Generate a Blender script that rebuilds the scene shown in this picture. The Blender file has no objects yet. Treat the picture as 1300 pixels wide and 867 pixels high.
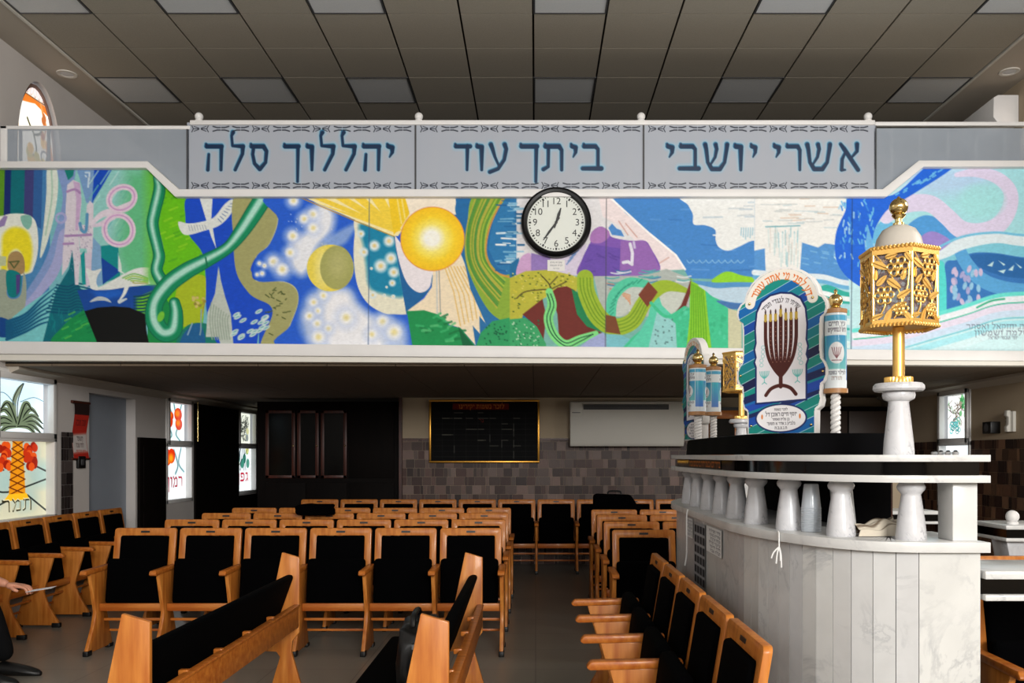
import bpy, bmesh, math, random
import numpy as np
from mathutils import Matrix, Vector
random.seed(7)
RNG = np.random.default_rng(7)
SC = bpy.context.scene
COL = SC.collection
PI = math.pi

# ------------------------------------------------------------------ camera
EYE = 1.47
F = 1108.0          # focal length in pixels of the 1300 wide frame
VX, VY = 680.0, 578.0
cam_d = bpy.data.cameras.new('camera')
cam = bpy.data.objects.new('camera', cam_d)
COL.objects.link(cam)
cam.location = (0, 0, EYE)
cam.rotation_euler = (PI / 2, 0, 0)
cam_d.sensor_width = 36
cam_d.sensor_fit = 'HORIZONTAL'
cam_d.lens = F * 36 / 1300
cam_d.shift_x = -(VX - 650) / 1300
cam_d.shift_y = (VY - 433.5) / 1300
cam_d.clip_start = 0.05
SC.camera = cam

# ------------------------------------------------------------------ world and light
world = bpy.data.worlds.new('world')
SC.world = world
world.use_nodes = True
wb = world.node_tree.nodes['Background']
wb.inputs[0].default_value = (0.75, 0.85, 1.0, 1)
wb.inputs[1].default_value = 0.6


def area(name, loc, rot, sx, sy, power, col=(1, 1, 1)):
    d = bpy.data.lights.new(name, 'AREA')
    d.shape = 'RECTANGLE'
    d.size = sx
    d.size_y = sy
    d.energy = power
    d.color = col
    o = bpy.data.objects.new(name, d)
    o.location = loc
    o.rotation_euler = rot
    COL.objects.link(o)
    return o


# daylight through the two tall windows of the rear wall (behind the camera)
# and through the high side windows
area('daylight_rear_window', (2.35, -5.9, 3.65), (PI / 2, 0, 0), 3.0, 2.1, 840, (1, 0.985, 0.96))
area('daylight_rear_window', (-2.35, -5.9, 3.65), (PI / 2, 0, 0), 3.0, 2.1, 150, (1, 0.985, 0.96))
area('daylight_side_window', (4.6, 3.0, 3.9), (0, PI / 2, 0), 1.6, 2.4, 90, (1, 0.97, 0.93))
area('daylight_side_window', (-4.56, 3.0, 3.9), (0, -PI / 2, 0), 1.6, 2.4, 12, (1, 0.97, 0.93))

# daylight of a side window standing outside the picture, right of the platform
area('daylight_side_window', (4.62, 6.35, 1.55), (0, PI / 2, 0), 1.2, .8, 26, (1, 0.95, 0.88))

SC.view_settings.view_transform = 'Standard'
SC.view_settings.look = 'None'
SC.view_settings.gamma = 1
SC.view_settings.use_curve_mapping = False
SC.view_settings.exposure = -0.03
SC.cycles.use_denoising = True
SC.cycles.max_bounces = 8
SC.cycles.diffuse_bounces = 2
SC.cycles.sample_clamp_indirect = 6


# ------------------------------------------------------------------ small helpers
def lin(c):
    out = []
    for v in c[:3]:
        v = v / 255.0
        out.append(v / 12.92 if v <= 0.04045 else ((v + 0.055) / 1.055) ** 2.4)
    return tuple(out)


def P(px, py, Y):
    """point seen at a pixel of the photograph, at depth Y"""
    return ((px - VX) * Y / F, Y, EYE - (py - VY) * Y / F)


def new_mat(name):
    m = bpy.data.materials.new(name)
    m.use_nodes = True
    nt = m.node_tree
    return m, nt, nt.nodes['Principled BSDF']


def mat(name, c, rough=0.5, metal=0.0, var=0.0, scale=8.0, stretch=(1, 1, 1), c2=None, coat=0.0, spec=0.5, bump=0.0, detail=4.0):
    """principled material, its colour varied by a stretched noise"""
    m, nt, b = new_mat(name)
    b.inputs['Roughness'].default_value = rough
    b.inputs['Metallic'].default_value = metal
    b.inputs['Specular IOR Level'].default_value = spec
    b.inputs['Coat Weight'].default_value = coat
    b.inputs['Coat Roughness'].default_value = 0.08
    c = lin(c)
    if var or c2:
        tc = nt.nodes.new('ShaderNodeTexCoord')
        mp = nt.nodes.new('ShaderNodeMapping')
        mp.inputs['Scale'].default_value = stretch
        nz = nt.nodes.new('ShaderNodeTexNoise')
        nz.inputs['Scale'].default_value = scale
        nz.inputs['Detail'].default_value = detail
        rp = nt.nodes.new('ShaderNodeValToRGB')
        rp.color_ramp.elements[0].position = 0.3
        rp.color_ramp.elements[1].position = 0.7
        a = lin(c2) if c2 else tuple(v * (1 - var) for v in c)
        rp.color_ramp.elements[0].color = (*a, 1)
        rp.color_ramp.elements[1].color = (*c, 1)
        nt.links.new(tc.outputs['Object'], mp.inputs[0])
        nt.links.new(mp.outputs[0], nz.inputs['Vector'])
        nt.links.new(nz.outputs[0], rp.inputs[0])
        nt.links.new(rp.outputs[0], b.inputs['Base Color'])
        if bump:
            bp = nt.nodes.new('ShaderNodeBump')
            bp.inputs['Strength'].default_value = bump
            bp.inputs['Distance'].default_value = 0.002
            nt.links.new(nz.outputs[0], bp.inputs['Height'])
            nt.links.new(bp.outputs[0], b.inputs['Normal'])
    else:
        b.inputs['Base Color'].default_value = (*c, 1)
    return m


def paint_mat(name, rough=0.5, emit=0.0, coat=0.0, spec=0.4, alpha=1.0, noise=0.0):
    """colour comes from the painted attribute 'paint'"""
    m, nt, b = new_mat(name)
    at = nt.nodes.new('ShaderNodeAttribute')
    at.attribute_name = 'paint'
    b.inputs['Roughness'].default_value = rough
    b.inputs['Coat Weight'].default_value = coat
    b.inputs['Coat Roughness'].default_value = 0.05
    b.inputs['Specular IOR Level'].default_value = spec
    src = at.outputs['Color']
    if noise:
        tc = nt.nodes.new('ShaderNodeTexCoord')
        nz = nt.nodes.new('ShaderNodeTexNoise')
        nz.inputs['Scale'].default_value = 22
        nz.inputs['Detail'].default_value = 6
        mr = nt.nodes.new('ShaderNodeMapRange')
        mr.inputs[1].default_value = 0.3
        mr.inputs[2].default_value = 0.7
        mr.inputs[3].default_value = 1 - noise
        mr.inputs[4].default_value = 1 + noise
        mx = nt.nodes.new('ShaderNodeVectorMath')
        mx.operation = 'SCALE'
        nt.links.new(tc.outputs['Object'], nz.inputs['Vector'])
        nt.links.new(nz.outputs[0], mr.inputs[0])
        nt.links.new(src, mx.inputs[0])
        nt.links.new(mr.outputs[0], mx.inputs['Scale'])
        src = mx.outputs[0]
    nt.links.new(src, b.inputs['Base Color'])
    if emit:
        nt.links.new(src, b.inputs['Emission Color'])
        b.inputs['Emission Strength'].default_value = emit
    b.inputs['Alpha'].default_value = alpha
    return m


def marble_mat(name, base=(226, 226, 224), vein=(150, 152, 156), scale=2.2, amount=0.5, rough=0.25):
    m, nt, b = new_mat(name)
    tc = nt.nodes.new('ShaderNodeTexCoord')
    n1 = nt.nodes.new('ShaderNodeTexNoise')
    n1.inputs['Scale'].default_value = scale
    n1.inputs['Detail'].default_value = 9
    n1.inputs['Roughness'].default_value = 0.62
    n1.inputs['Distortion'].default_value = 1.1
    r1 = nt.nodes.new('ShaderNodeValToRGB')
    e = r1.color_ramp.elements
    e[0].position = 0.47
    e[0].color = (0, 0, 0, 1)
    e[1].position = 0.5
    e[1].color = (1, 1, 1, 1)
    x = e.new(0.53)
    x.color = (0, 0, 0, 1)
    n2 = nt.nodes.new('ShaderNodeTexNoise')
    n2.inputs['Scale'].default_value = scale * 1.7
    n2.inputs['Detail'].default_value = 3
    r2 = nt.nodes.new('ShaderNodeValToRGB')
    r2.color_ramp.elements[0].position = 0.45
    r2.color_ramp.elements[1].position = 0.68
    n3 = nt.nodes.new('ShaderNodeTexNoise')
    n3.inputs['Scale'].default_value = scale * 3
    n3.inputs['Detail'].default_value = 8
    n3.inputs['Distortion'].default_value = 0.6
    mul = nt.nodes.new('ShaderNodeMath')
    mul.operation = 'MULTIPLY'
    mul2 = nt.nodes.new('ShaderNodeMath')
    mul2.operation = 'MULTIPLY'
    mul2.inputs[1].default_value = amount
    mix1 = nt.nodes.new('ShaderNodeMix')
    mix1.data_type = 'RGBA'
    mix1.inputs[6].default_value = (*lin([v * 0.9 for v in base]), 1)
    mix1.inputs[7].default_value = (*lin(base), 1)
    mix2 = nt.nodes.new('ShaderNodeMix')
    mix2.data_type = 'RGBA'
    mix2.inputs[7].default_value = (*lin(vein), 1)
    at = nt.nodes.new('ShaderNodeAttribute')
    at.attribute_name = 'tone'
    for n in (n1, n2, n3):
        nt.links.new(tc.outputs['Object'], n.inputs['Vector'])
    nt.links.new(n1.outputs[0], r1.inputs[0])
    nt.links.new(n2.outputs[0], r2.inputs[0])
    nt.links.new(r1.outputs[0], mul.inputs[0])
    nt.links.new(r2.outputs[0], mul.inputs[1])
    nt.links.new(mul.outputs[0], mul2.inputs[0])
    nt.links.new(n3.outputs[0], mix1.inputs[0])
    nt.links.new(mul2.outputs[0], mix2.inputs[0])
    nt.links.new(mix1.outputs[2], mix2.inputs[6])
    nt.links.new(mix2.outputs[2], b.inputs['Base Color'])
    b.inputs['Roughness'].default_value = rough
    b.inputs['Specular IOR Level'].default_value = 0.4
    return m


class MB:
    """collects shapes; build() links them as one mesh object"""

    def __init__(self):
        self.v, self.f, self.m = [], [], []
        self.mi = 0
        self.M = Matrix()

    def add(self, vs, fs):
        n = len(self.v)
        for p in vs:
            q = self.M @ Vector(p)
            self.v.append((q.x, q.y, q.z))
        for f in fs:
            self.f.append([n + i for i in f])
            self.m.append(self.mi)
        return self

    def box(self, x0, x1, y0, y1, z0, z1):
        vs = [(x, y, z) for z in (z0, z1) for y in (y0, y1) for x in (x0, x1)]
        return self.add(vs, [(0, 2, 3, 1), (4, 5, 7, 6), (0, 1, 5, 4), (2, 6, 7, 3), (0, 4, 6, 2), (1, 3, 7, 5)])

    def prism(self, poly, d0, d1, plane='xz'):
        """polygon (a, b) extruded along the third axis from d0 to d1"""
        A = sum(poly[i][0] * poly[(i + 1) % len(poly)][1] - poly[(i + 1) % len(poly)][0] * poly[i][1] for i in range(len(poly)))
        if A < 0:
            poly = poly[::-1]
        n = len(poly)

        def mk(a, b, d):
            return {'xz': (a, d, b), 'yz': (d, a, b), 'xy': (a, b, d)}[plane]
        vs = [mk(a, b, d0) for a, b in poly] + [mk(a, b, d1) for a, b in poly]
        fs = [list(range(n))[::-1], list(range(n, 2 * n))] + [(i, (i + 1) % n, n + (i + 1) % n, n + i) for i in range(n)]
        if plane == 'xz':
            fs = [list(f)[::-1] for f in fs]
        if d1 < d0:
            fs = [list(f)[::-1] for f in fs]
        return self.add(vs, fs)

    def lathe(self, prof, c=(0, 0, 0), n=24, axis='z', cap=True):
        vs, fs = [], []
        for r, h in prof:
            for i in range(n):
                a = 2 * PI * i / n
                if axis == 'z':
                    vs.append((c[0] + r * math.cos(a), c[1] + r * math.sin(a), c[2] + h))
                elif axis == 'y':
                    vs.append((c[0] + r * math.cos(a), c[1] + h, c[2] - r * math.sin(a)))
                else:
                    vs.append((c[0] + h, c[1] + r * math.cos(a), c[2] + r * math.sin(a)))
        for k in range(len(prof) - 1):
            for i in range(n):
                j = (i + 1) % n
                fs.append((k * n + i, k * n + j, (k + 1) * n + j, (k + 1) * n + i))
        if cap:
            if prof[0][0] > 1e-6:
                fs.append(tuple(range(n))[::-1])
            if prof[-1][0] > 1e-6:
                k = (len(prof) - 1) * n
                fs.append(tuple(range(k, k + n)))
        return self.add(vs, fs)

    def ball(self, c, r, n=20, sz=1.0):
        m = n // 2
        prof = [(max(1e-5, r * math.sin(PI * k / m)), -r * sz * math.cos(PI * k / m)) for k in range(m + 1)]
        return self.lathe(prof, c, n, cap=False)

    def tube(self, path, r, n=8, closed=False, cap=True):
        path = [Vector(p) for p in path]
        k = len(path)
        rs = r if isinstance(r, (list, tuple)) else [r] * k
        vs, fs = [], []
        up = None
        for i, p in enumerate(path):
            if closed:
                t = path[(i + 1) % k] - path[i - 1]
            else:
                t = path[min(i + 1, k - 1)] - path[max(i - 1, 0)]
            t.normalize()
            if up is None:
                up = Vector((0, 0, 1)) if abs(t.z) < 0.9 else Vector((1, 0, 0))
            a = t.cross(up)
            if a.length < 1e-6:
                a = t.cross(Vector((0.3, 1, 0.2)))
            a.normalize()
            b = a.cross(t)
            b.normalize()
            up = b
            for j in range(n):
                an = 2 * PI * j / n
                vs.append(tuple(p + (a * math.cos(an) + b * math.sin(an)) * rs[i]))
        for i in range(k if closed else k - 1):
            for j in range(n):
                j2 = (j + 1) % n
                i2 = (i + 1) % k
                fs.append((i * n + j, i2 * n + j, i2 * n + j2, i * n + j2))
        if cap and not closed:
            fs.append(tuple(range(n)))
            fs.append(tuple(range((k - 1) * n, k * n))[::-1])
        return self.add(vs, fs)

    def build(self, name, mats, parent=None, bevel=0.0, seg=2, angle=35, loc=None):
        me = bpy.data.meshes.new(name)
        me.from_pydata(self.v, [], self.f)
        mats = mats if isinstance(mats, (list, tuple)) else [mats]
        for m in mats:
            me.materials.append(m)
        for p, i in zip(me.polygons, self.m):
            p.material_index = i
        if True:
            bm = bmesh.new()
            bm.from_mesh(me)
            bmesh.ops.recalc_face_normals(bm, faces=bm.faces)
            es = [e for e in bm.edges if len(e.link_faces) == 2 and e.calc_face_angle(0) > 0.6]
            if bevel:
                bmesh.ops.bevel(bm, geom=es, offset=bevel, segments=seg, profile=0.5, affect='EDGES', clamp_overlap=True)
            bm.to_mesh(me)
            bm.free()
        me.update()
        for p in me.polygons:
            p.use_smooth = True
        me.set_sharp_from_angle(angle=math.radians(angle))
        o = bpy.data.objects.new(name, me)
        COL.objects.link(o)
        if parent:
            o.parent = parent
        if loc:
            o.location = loc
        return o


def tag(o, label=None, cat=None, group=None, kind=None):
    if label:
        o['label'] = label
    if cat:
        o['category'] = cat
    if group:
        o['group'] = group
    if kind:
        o['kind'] = kind
    return o


def thing(name, label, cat, loc=(0, 0, 0), rz=0.0, group=None):
    o = bpy.data.objects.new(name, None)
    o.empty_display_size = 0.1
    COL.objects.link(o)
    o.location = loc
    o.rotation_euler = (0, 0, rz)
    return tag(o, label, cat, group)


KIDS = {}


def copy_tree(o, parent=None):
    c = o.copy()
    COL.objects.link(c)
    if parent:
        c.parent = parent
    for ch in o.children:
        copy_tree(ch, c)
    return c


def structure(o):
    o['kind'] = 'structure'
    return o


# ------------------------------------------------------------------ painting: flat art computed on a point grid
def crom(pts, n=6, closed=True):
    pts = [np.array(p, float) for p in pts]
    k = len(pts)
    out = []
    rng = range(k) if closed else range(k - 1)
    for i in rng:
        if closed:
            p0, p1, p2, p3 = pts[i - 1], pts[i], pts[(i + 1) % k], pts[(i + 2) % k]
        else:
            p0, p1, p2, p3 = pts[max(i - 1, 0)], pts[i], pts[i + 1], pts[min(i + 2, k - 1)]
        for j in range(n):
            t = j / n
            out.append(0.5 * ((2 * p1) + (p2 - p0) * t + (2 * p0 - 5 * p1 + 4 * p2 - p3) * t * t + (3 * p1 - p0 - 3 * p2 + p3) * t ** 3))
    if not closed:
        out.append(pts[-1])
    return [tuple(p[:]) for p in out]


class Art:
    """colours on a grid of points; x right, y down, like the picture it copies"""

    def __init__(self, x0, y0, x1, y1, res, bg):
        self.x0, self.y0, self.res = x0, y0, res
        self.nx = int(round((x1 - x0) * res)) + 1
        self.ny = int(round((y1 - y0) * res)) + 1
        self.c = np.empty((self.ny, self.nx, 3))
        self.c[:] = np.array(bg, float) / 255
        self.xs = x0 + np.arange(self.nx) / res
        self.ys = y0 + np.arange(self.ny) / res

    def win(self, x0, y0, x1, y1):
        i0 = max(0, int((x0 - self.x0) * self.res))
        i1 = min(self.nx, int((x1 - self.x0) * self.res) + 2)
        j0 = max(0, int((y0 - self.y0) * self.res))
        j1 = min(self.ny, int((y1 - self.y0) * self.res) + 2)
        if i1 <= i0 or j1 <= j0:
            return None
        X, Y = np.meshgrid(self.xs[i0:i1], self.ys[j0:j1])
        return slice(j0, j1), slice(i0, i1), X, Y

    def put(self, w, mask, col, alpha):
        a = (mask * alpha)[..., None]
        c = col(w[2], w[3]) if callable(col) else np.array(col, float)[:3]
        self.c[w[0], w[1]] = self.c[w[0], w[1]] * (1 - a) + (c / 255) * a

    def poly(self, pts, col, feather=None, alpha=1.0, smooth=False, n=6):
        if smooth:
            pts = crom(pts, n)
        fe = feather or 1.0 / self.res
        a = np.array(pts, float)
        w = self.win(a[:, 0].min() - fe, a[:, 1].min() - fe, a[:, 0].max() + fe, a[:, 1].max() + fe)
        if w is None:
            return self
        X, Y = w[2], w[3]
        d = np.full(X.shape, 1e9)
        ins = np.zeros(X.shape, bool)
        for (xa, ya), (xb, yb) in zip(a, np.roll(a, -1, 0)):
            dx, dy = xb - xa, yb - ya
            L = dx * dx + dy * dy
            if L < 1e-9:
                continue
            t = np.clip(((X - xa) * dx + (Y - ya) * dy) / L, 0, 1)
            d = np.minimum(d, (X - xa - t * dx) ** 2 + (Y - ya - t * dy) ** 2)
            if dy:
                ins ^= ((ya > Y) != (yb > Y)) & (X < dx * (Y - ya) / dy + xa)
        d = np.sqrt(d)
        sd = np.where(ins, -d, d)
        self.put(w, np.clip(0.5 - sd / fe, 0, 1), col, alpha)
        return self

    def line(self, pts, width, col, feather=None, alpha=1.0, smooth=False, n=6):
        """a stroke; width one number or one per point"""
        ws = list(width) if isinstance(width, (list, tuple)) else [width] * len(pts)
        if smooth:
            q = crom([(p[0], p[1], wi) for p, wi in zip(pts, ws)], n, False)
            pts = [(p[0], p[1]) for p in q]
            ws = [p[2] for p in q]
        fe = feather or 1.0 / self.res
        a = np.array(pts, float)
        mw = max(ws) / 2 + fe
        w = self.win(a[:, 0].min() - mw, a[:, 1].min() - mw, a[:, 0].max() + mw, a[:, 1].max() + mw)
        if w is None:
            return self
        X, Y = w[2], w[3]
        d = np.full(X.shape, 1e9)
        for k in range(len(a) - 1):
            xa, ya = a[k]
            dx, dy = a[k + 1] - a[k]
            L = dx * dx + dy * dy
            t = np.clip(((X - xa) * dx + (Y - ya) * dy) / L, 0, 1) if L > 1e-9 else np.zeros(X.shape)
            d = np.minimum(d, np.hypot(X - xa - t * dx, Y - ya - t * dy) - (ws[k] + (ws[k + 1] - ws[k]) * t) / 2)
        self.put(w, np.clip(0.5 - d / fe, 0, 1), col, alpha)
        return self

    def disc(self, cx, cy, r, col, feather=None, alpha=1.0, ry=None, rot=0.0):
        fe = feather or 1.0 / self.res
        ry = ry or r
        m = max(r, ry) + fe
        w = self.win(cx - m, cy - m, cx + m, cy + m)
        if w is None:
            return self
        X, Y = w[2] - cx, w[3] - cy
        c, s = math.cos(rot), math.sin(rot)
        U, V = X * c + Y * s, -X * s + Y * c
        d = (np.hypot(U / r, V / ry) - 1) * min(r, ry)
        self.put(w, np.clip(0.5 - d / fe, 0, 1), col, alpha)
        return self

    def ring(self, cx, cy, r, wd, col, **k):
        pts = [(cx + r * math.cos(t * PI / 16), cy + r * math.sin(t * PI / 16)) for t in range(33)]
        return self.line(pts, wd, col, **k)

    def mesh(self, name, fn, m, parent=None, keep=None):
        """grid mesh; fn(X, Y) gives the three coordinates of every point"""
        ny, nx = self.ny, self.nx
        X, Y = np.meshgrid(self.xs, self.ys)
        x, y, z = fn(X, Y)
        co = np.stack([np.broadcast_to(x, X.shape), np.broadcast_to(y, X.shape), np.broadcast_to(z, X.shape)], -1).reshape(-1, 3)
        idx = np.arange(nx * ny).reshape(ny, nx)
        q = np.stack([idx[:-1, :-1], idx[1:, :-1], idx[1:, 1:], idx[:-1, 1:]], -1).reshape(-1, 4)
        if keep is not None:
            kx = (X[:-1, :-1] + X[1:, 1:]) / 2
            ky = (Y[:-1, :-1] + Y[1:, 1:]) / 2
            q = q[keep(kx, ky).reshape(-1)]
        col = np.clip(self.c.reshape(-1, 3), 0, 1)
        used = np.unique(q)
        remap = np.full(nx * ny, -1, np.int64)
        remap[used] = np.arange(len(used))
        q = remap[q]
        co, col = co[used], col[used]
        col = np.where(col <= 0.04045, col / 12.92, ((col + 0.055) / 1.055) ** 2.4)
        me = bpy.data.meshes.new(name)
        me.vertices.add(len(co))
        me.vertices.foreach_set('co', co.astype(np.float32).ravel())
        me.loops.add(len(q) * 4)
        me.loops.foreach_set('vertex_index', q.astype(np.int32).ravel())
        me.polygons.add(len(q))
        me.polygons.foreach_set('loop_start', np.arange(0, len(q) * 4, 4, dtype=np.int32))
        me.update(calc_edges=True)
        at = me.color_attributes.new('paint', 'FLOAT_COLOR', 'POINT')
        at.data.foreach_set('color', np.concatenate([col, np.ones((len(col), 1))], 1).astype(np.float32).ravel())
        me.materials.append(m)
        o = bpy.data.objects.new(name, me)
        COL.objects.link(o)
        if parent:
            o.parent = parent
        return o


# square Hebrew letters: (width, strokes); a stroke is points (x, y up) and widths
T, V_ = 0.17, 0.125
HEB = {
    'א': (.8, [([(.06, .98), (.2, .8), (.74, .02)], [.12, .16, .15]), ([(.7, .98), (.7, .72), (.5, .5)], [.16, .12, .08]), ([(.26, .72), (.12, .42), (.1, .02), (.24, .02)], [.08, .12, .13, .06])]),
    'ב': (.76, [([(.06, .98), (.08, .9), (.52, .9), (.63, .8), (.63, .1)], [.1, T, T, V_, V_]), ([(.02, .07), (.76, .07)], [.15, T])]),
    'ג': (.5, [([(.08, .9), (.34, .9), (.36, .4), (.45, .02)], [T, T, V_, V_]), ([(.38, .35), (.08, .02)], [.08, .14])]),
    'ד': (.74, [([(.03, .98), (.06, .9), (.72, .9)], [.1, T, T]), ([(.6, .92), (.58, .02)], [.15, .1])]),
    'ה': (.76, [([(.03, .98), (.06, .9), (.66, .9)], [.1, T, T]), ([(.66, .88), (.64, .02)], [.14, .11]), ([(.14, .6), (.1, .02)], [.1, .13])]),
    'ו': (.34, [([(.05, .97), (.08, .9), (.24, .88), (.24, .02)], [.1, T, .17, .1])]),
    'ז': (.36, [([(.02, .9), (.34, .92)], [T, T]), ([(.2, .88), (.16, .02)], [V_, .11])]),
    'ח': (.76, [([(.03, .9), (.7, .9)], [T, T]), ([(.66, .88), (.65, .02)], [.14, .11]), ([(.14, .88), (.12, .02)], [.14, .11])]),
    'ט': (.76, [([(.06, .95), (.12, .8), (.12, .2), (.25, .06), (.55, .06), (.66, .25), (.66, .75), (.52, .93), (.38, .78)], [.14, V_, V_, T, T, V_, V_, T, .08])]),
    'י': (.34, [([(.05, .98), (.09, .9), (.25, .86), (.25, .68), (.14, .5)], [.1, T, .18, .13, .05])]),
    'כ': (.7, [([(.05, .98), (.08, .9), (.48, .9), (.62, .72), (.62, .25), (.48, .07), (.04, .07)], [.1, T, T, V_, V_, T, T])]),
    'ך': (.72, [([(.03, .98), (.06, .9), (.64, .9)], [.1, T, T]), ([(.62, .88), (.6, -.42)], [.14, .1])]),
    'ל': (.66, [([(.12, 1.42), (.06, 1.3), (.1, .92), (.56, .9)], [.16, .1, .1, T]), ([(.56, .88), (.54, .62), (.22, .02)], [.16, .13, .12])]),
    'מ': (.8, [([(.05, .98), (.26, .66)], [.15, .08]), ([(.3, .62), (.08, .02)], [.08, .14]), ([(.22, .7), (.48, .92), (.68, .76), (.68, .07), (.4, .07)], [.08, T, V_, V_, T])]),
    'ם': (.78, [([(.03, .9), (.62, .9), (.68, .78), (.68, .07), (.12, .07), (.12, .88)], [T, T, V_, T, T, V_])]),
    'נ': (.52, [([(.12, .92), (.36, .9), (.4, .75), (.4, .07), (.04, .07)], [T, T, V_, T, T])]),
    'ן': (.34, [([(.05, .95), (.24, .88), (.24, -.42)], [.14, .16, .1])]),
    'ס': (.76, [([(.03, .98), (.06, .9), (.55, .9), (.68, .72), (.64, .3), (.4, .05), (.18, .25), (.1, .6), (.14, .86)], [.1, T, T, .14, V_, .16, V_, V_, V_])]),
    'ע': (.74, [([(.6, .97), (.66, .8), (.58, .4), (.34, .06), (.02, -.06)], [.16, .14, V_, .13, .14]), ([(.06, .97), (.12, .82), (.22, .5), (.38, .16)], [.16, .14, .1, .08])]),
    'פ': (.74, [([(.3, .48), (.12, .5), (.1, .9), (.5, .9), (.64, .74), (.64, .24), (.5, .07), (.04, .07)], [.14, .1, T, T, V_, V_, T, T])]),
    'צ': (.72, [([(.06, .97), (.12, .85), (.62, .1), (.04, .07)], [.15, .13, .16, T]), ([(.62, .97), (.6, .72), (.42, .45)], [.16, .12, .08])]),
    'ף': (.74, [([(.3, .48), (.12, .5), (.1, .9), (.5, .9), (.64, .74), (.62, -.42)], [.14, .1, T, T, V_, .1])]),
    'ץ': (.7, [([(.06, .97), (.12, .8), (.34, .5), (.36, -.42)], [.15, .13, .12, .1]), ([(.6, .97), (.58, .75), (.38, .5)], [.16, .12, .08])]),
    'ק': (.76, [([(.03, .9), (.58, .9), (.68, .75), (.62, .4), (.44, .16)], [T, T, V_, V_, .1]), ([(.14, .6), (.13, -.38)], [.1, .12])]),
    'ר': (.7, [([(.03, .98), (.06, .9), (.5, .9), (.6, .76), (.6, .02)], [.1, T, T, .14, .1])]),
    'ש': (.95, [([(.06, .97), (.1, .8), (.16, .3), (.32, .05), (.62, .05), (.8, .3), (.88, .8), (.9, .97)], [.16, .14, .12, .16, .16, .12, .14, .16]), ([(.46, .97), (.5, .8), (.44, .5), (.22, .14)], [.15, .13, .1, .06])]),
    'ת': (.8, [([(.08, .98), (.1, .9), (.58, .9), (.68, .76), (.68, .02)], [.1, T, T, V_, .11]), ([(.2, .88), (.19, .14), (.02, .04)], [.12, .11, .14])]),
    "'": (.2, [([(.14, .98), (.08, .72)], [.12, .06])]),
    '"': (.34, [([(.12, .98), (.08, .72)], [.11, .06]), ([(.28, .98), (.24, .72)], [.11, .06])]),
    '.': (.2, [([(.1, .04), (.11, .04)], [.14, .14])]),
    '-': (.4, [([(.05, .5), (.35, .5)], [.12, .12])]),
}


def letter(art, ch, x0, x1, top, base, col, fat=1.0, feather=None, alpha=1.0, warp=None):
    w, st = HEB[ch]
    h = base - top
    sx = (x1 - x0) / w
    k = (h + (x1 - x0) / w) / 2
    for pts, ws in st:
        q = [(x0 + p[0] * sx, base - p[1] * h) for p in pts]
        if warp:
            q = [warp(*p) for p in q]
        art.line(q, [wi * k * fat for wi in ws], col, feather=feather, alpha=alpha)


def hebrew(art, text, xr, top, base, col, width=None, fat=1.0, warp=None, alpha=1.0):
    """sets a line from right (xr) to left; width squeezes it to fit"""
    h = base - top
    tot = sum(.42 if c == ' ' else HEB[c][0] + .14 for c in text) * h
    s = (width / tot) if width else 1.0
    x = xr
    for c in text:
        if c == ' ':
            x -= .42 * h * s
            continue
        w = HEB[c][0] * h * s
        letter(art, c, x - w, x, top, base, col, fat=fat, warp=warp, alpha=alpha)
        x -= w + .14 * h * s

# ------------------------------------------------------------------ materials
M_WALL = mat('white wall paint', (214, 208, 204), 0.8, var=0.05, scale=3)
M_WALLB = mat('beige wall paint', (186, 168, 142), 0.8, var=0.06, scale=3)
M_TILE = mat('ceiling tile', (176, 168, 154), 0.9, var=0.10, scale=90, detail=2)
M_GAP = mat('ceiling gap', (34, 30, 26), 0.9)
M_SOFFIT = mat('soffit paint', (196, 186, 172), 0.8, var=0.04, scale=3)
M_WHITE = mat('white paint', (236, 234, 232), 0.45, var=0.05, scale=6)
M_OFFW = mat('off white plastic', (222, 218, 208), 0.5)
M_GREYP = mat('grey plastic', (70, 70, 72), 0.5)
M_BLACK = mat('black lacquer', (8, 8, 9), 0.12, coat=0.6)
M_BLACKM = mat('black plastic', (9, 9, 10), 0.45)
M_CLOTH = mat('black upholstery', (3, 3, 4), 0.95, var=0.25, scale=120, spec=0.03)
M_VELVET = mat('black cover cloth', (3, 3, 5), 0.8, var=0.3, scale=30, spec=0.06)
M_WOOD = mat('orange varnished beech', (210, 134, 58), 0.4, c2=(172, 92, 28), scale=5, stretch=(6, 6, 0.6), coat=0.12, spec=.3)
M_WOODX = mat('orange varnished rail', (202, 122, 48), 0.4, c2=(164, 82, 24), scale=5, stretch=(0.6, 6, 6), coat=0.12, spec=.3)
M_WOODD = mat('dark red stained wood', (84, 34, 18), 0.4, c2=(52, 20, 12), scale=5, stretch=(6, 6, 0.6))
M_EBONY = mat('dark cabinet wood', (14, 7, 5), 0.7, c2=(7, 4, 3), scale=4, stretch=(5, 5, 0.7), spec=.12)
M_GOLD = mat('polished gold', (250, 202, 112), 0.34, metal=0.75, var=0.12, scale=30)
M_GOLDP = mat('gold paint frame', (206, 150, 60), 0.3, metal=0.85)
M_BRASS = mat('pale brass', (214, 190, 130), 0.14, metal=1.0)
M_MARBLE = marble_mat('white marble', amount=0.55)
M_MARBLE2 = marble_mat('white column marble', base=(216, 216, 219), vein=(104, 108, 122), scale=9, amount=0.6)
M_GLASSK = mat('dark cabinet glass', (4, 4, 4), 0.12, spec=0.12)
M_PAINT = paint_mat('painted picture', 0.6, noise=0.035, spec=.2)
M_PRINT = paint_mat('glossy print', 0.35, coat=0.1, spec=0.3)
M_BOARDP = paint_mat('engraved board', 0.6, spec=0.08)
M_PAPER = paint_mat('printed paper', 0.8)
M_STAIN = paint_mat('backlit stained glass', 0.2, emit=1.08)
M_MOSAIC = paint_mat('mosaic wall tile', 0.45, spec=0.3)
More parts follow.
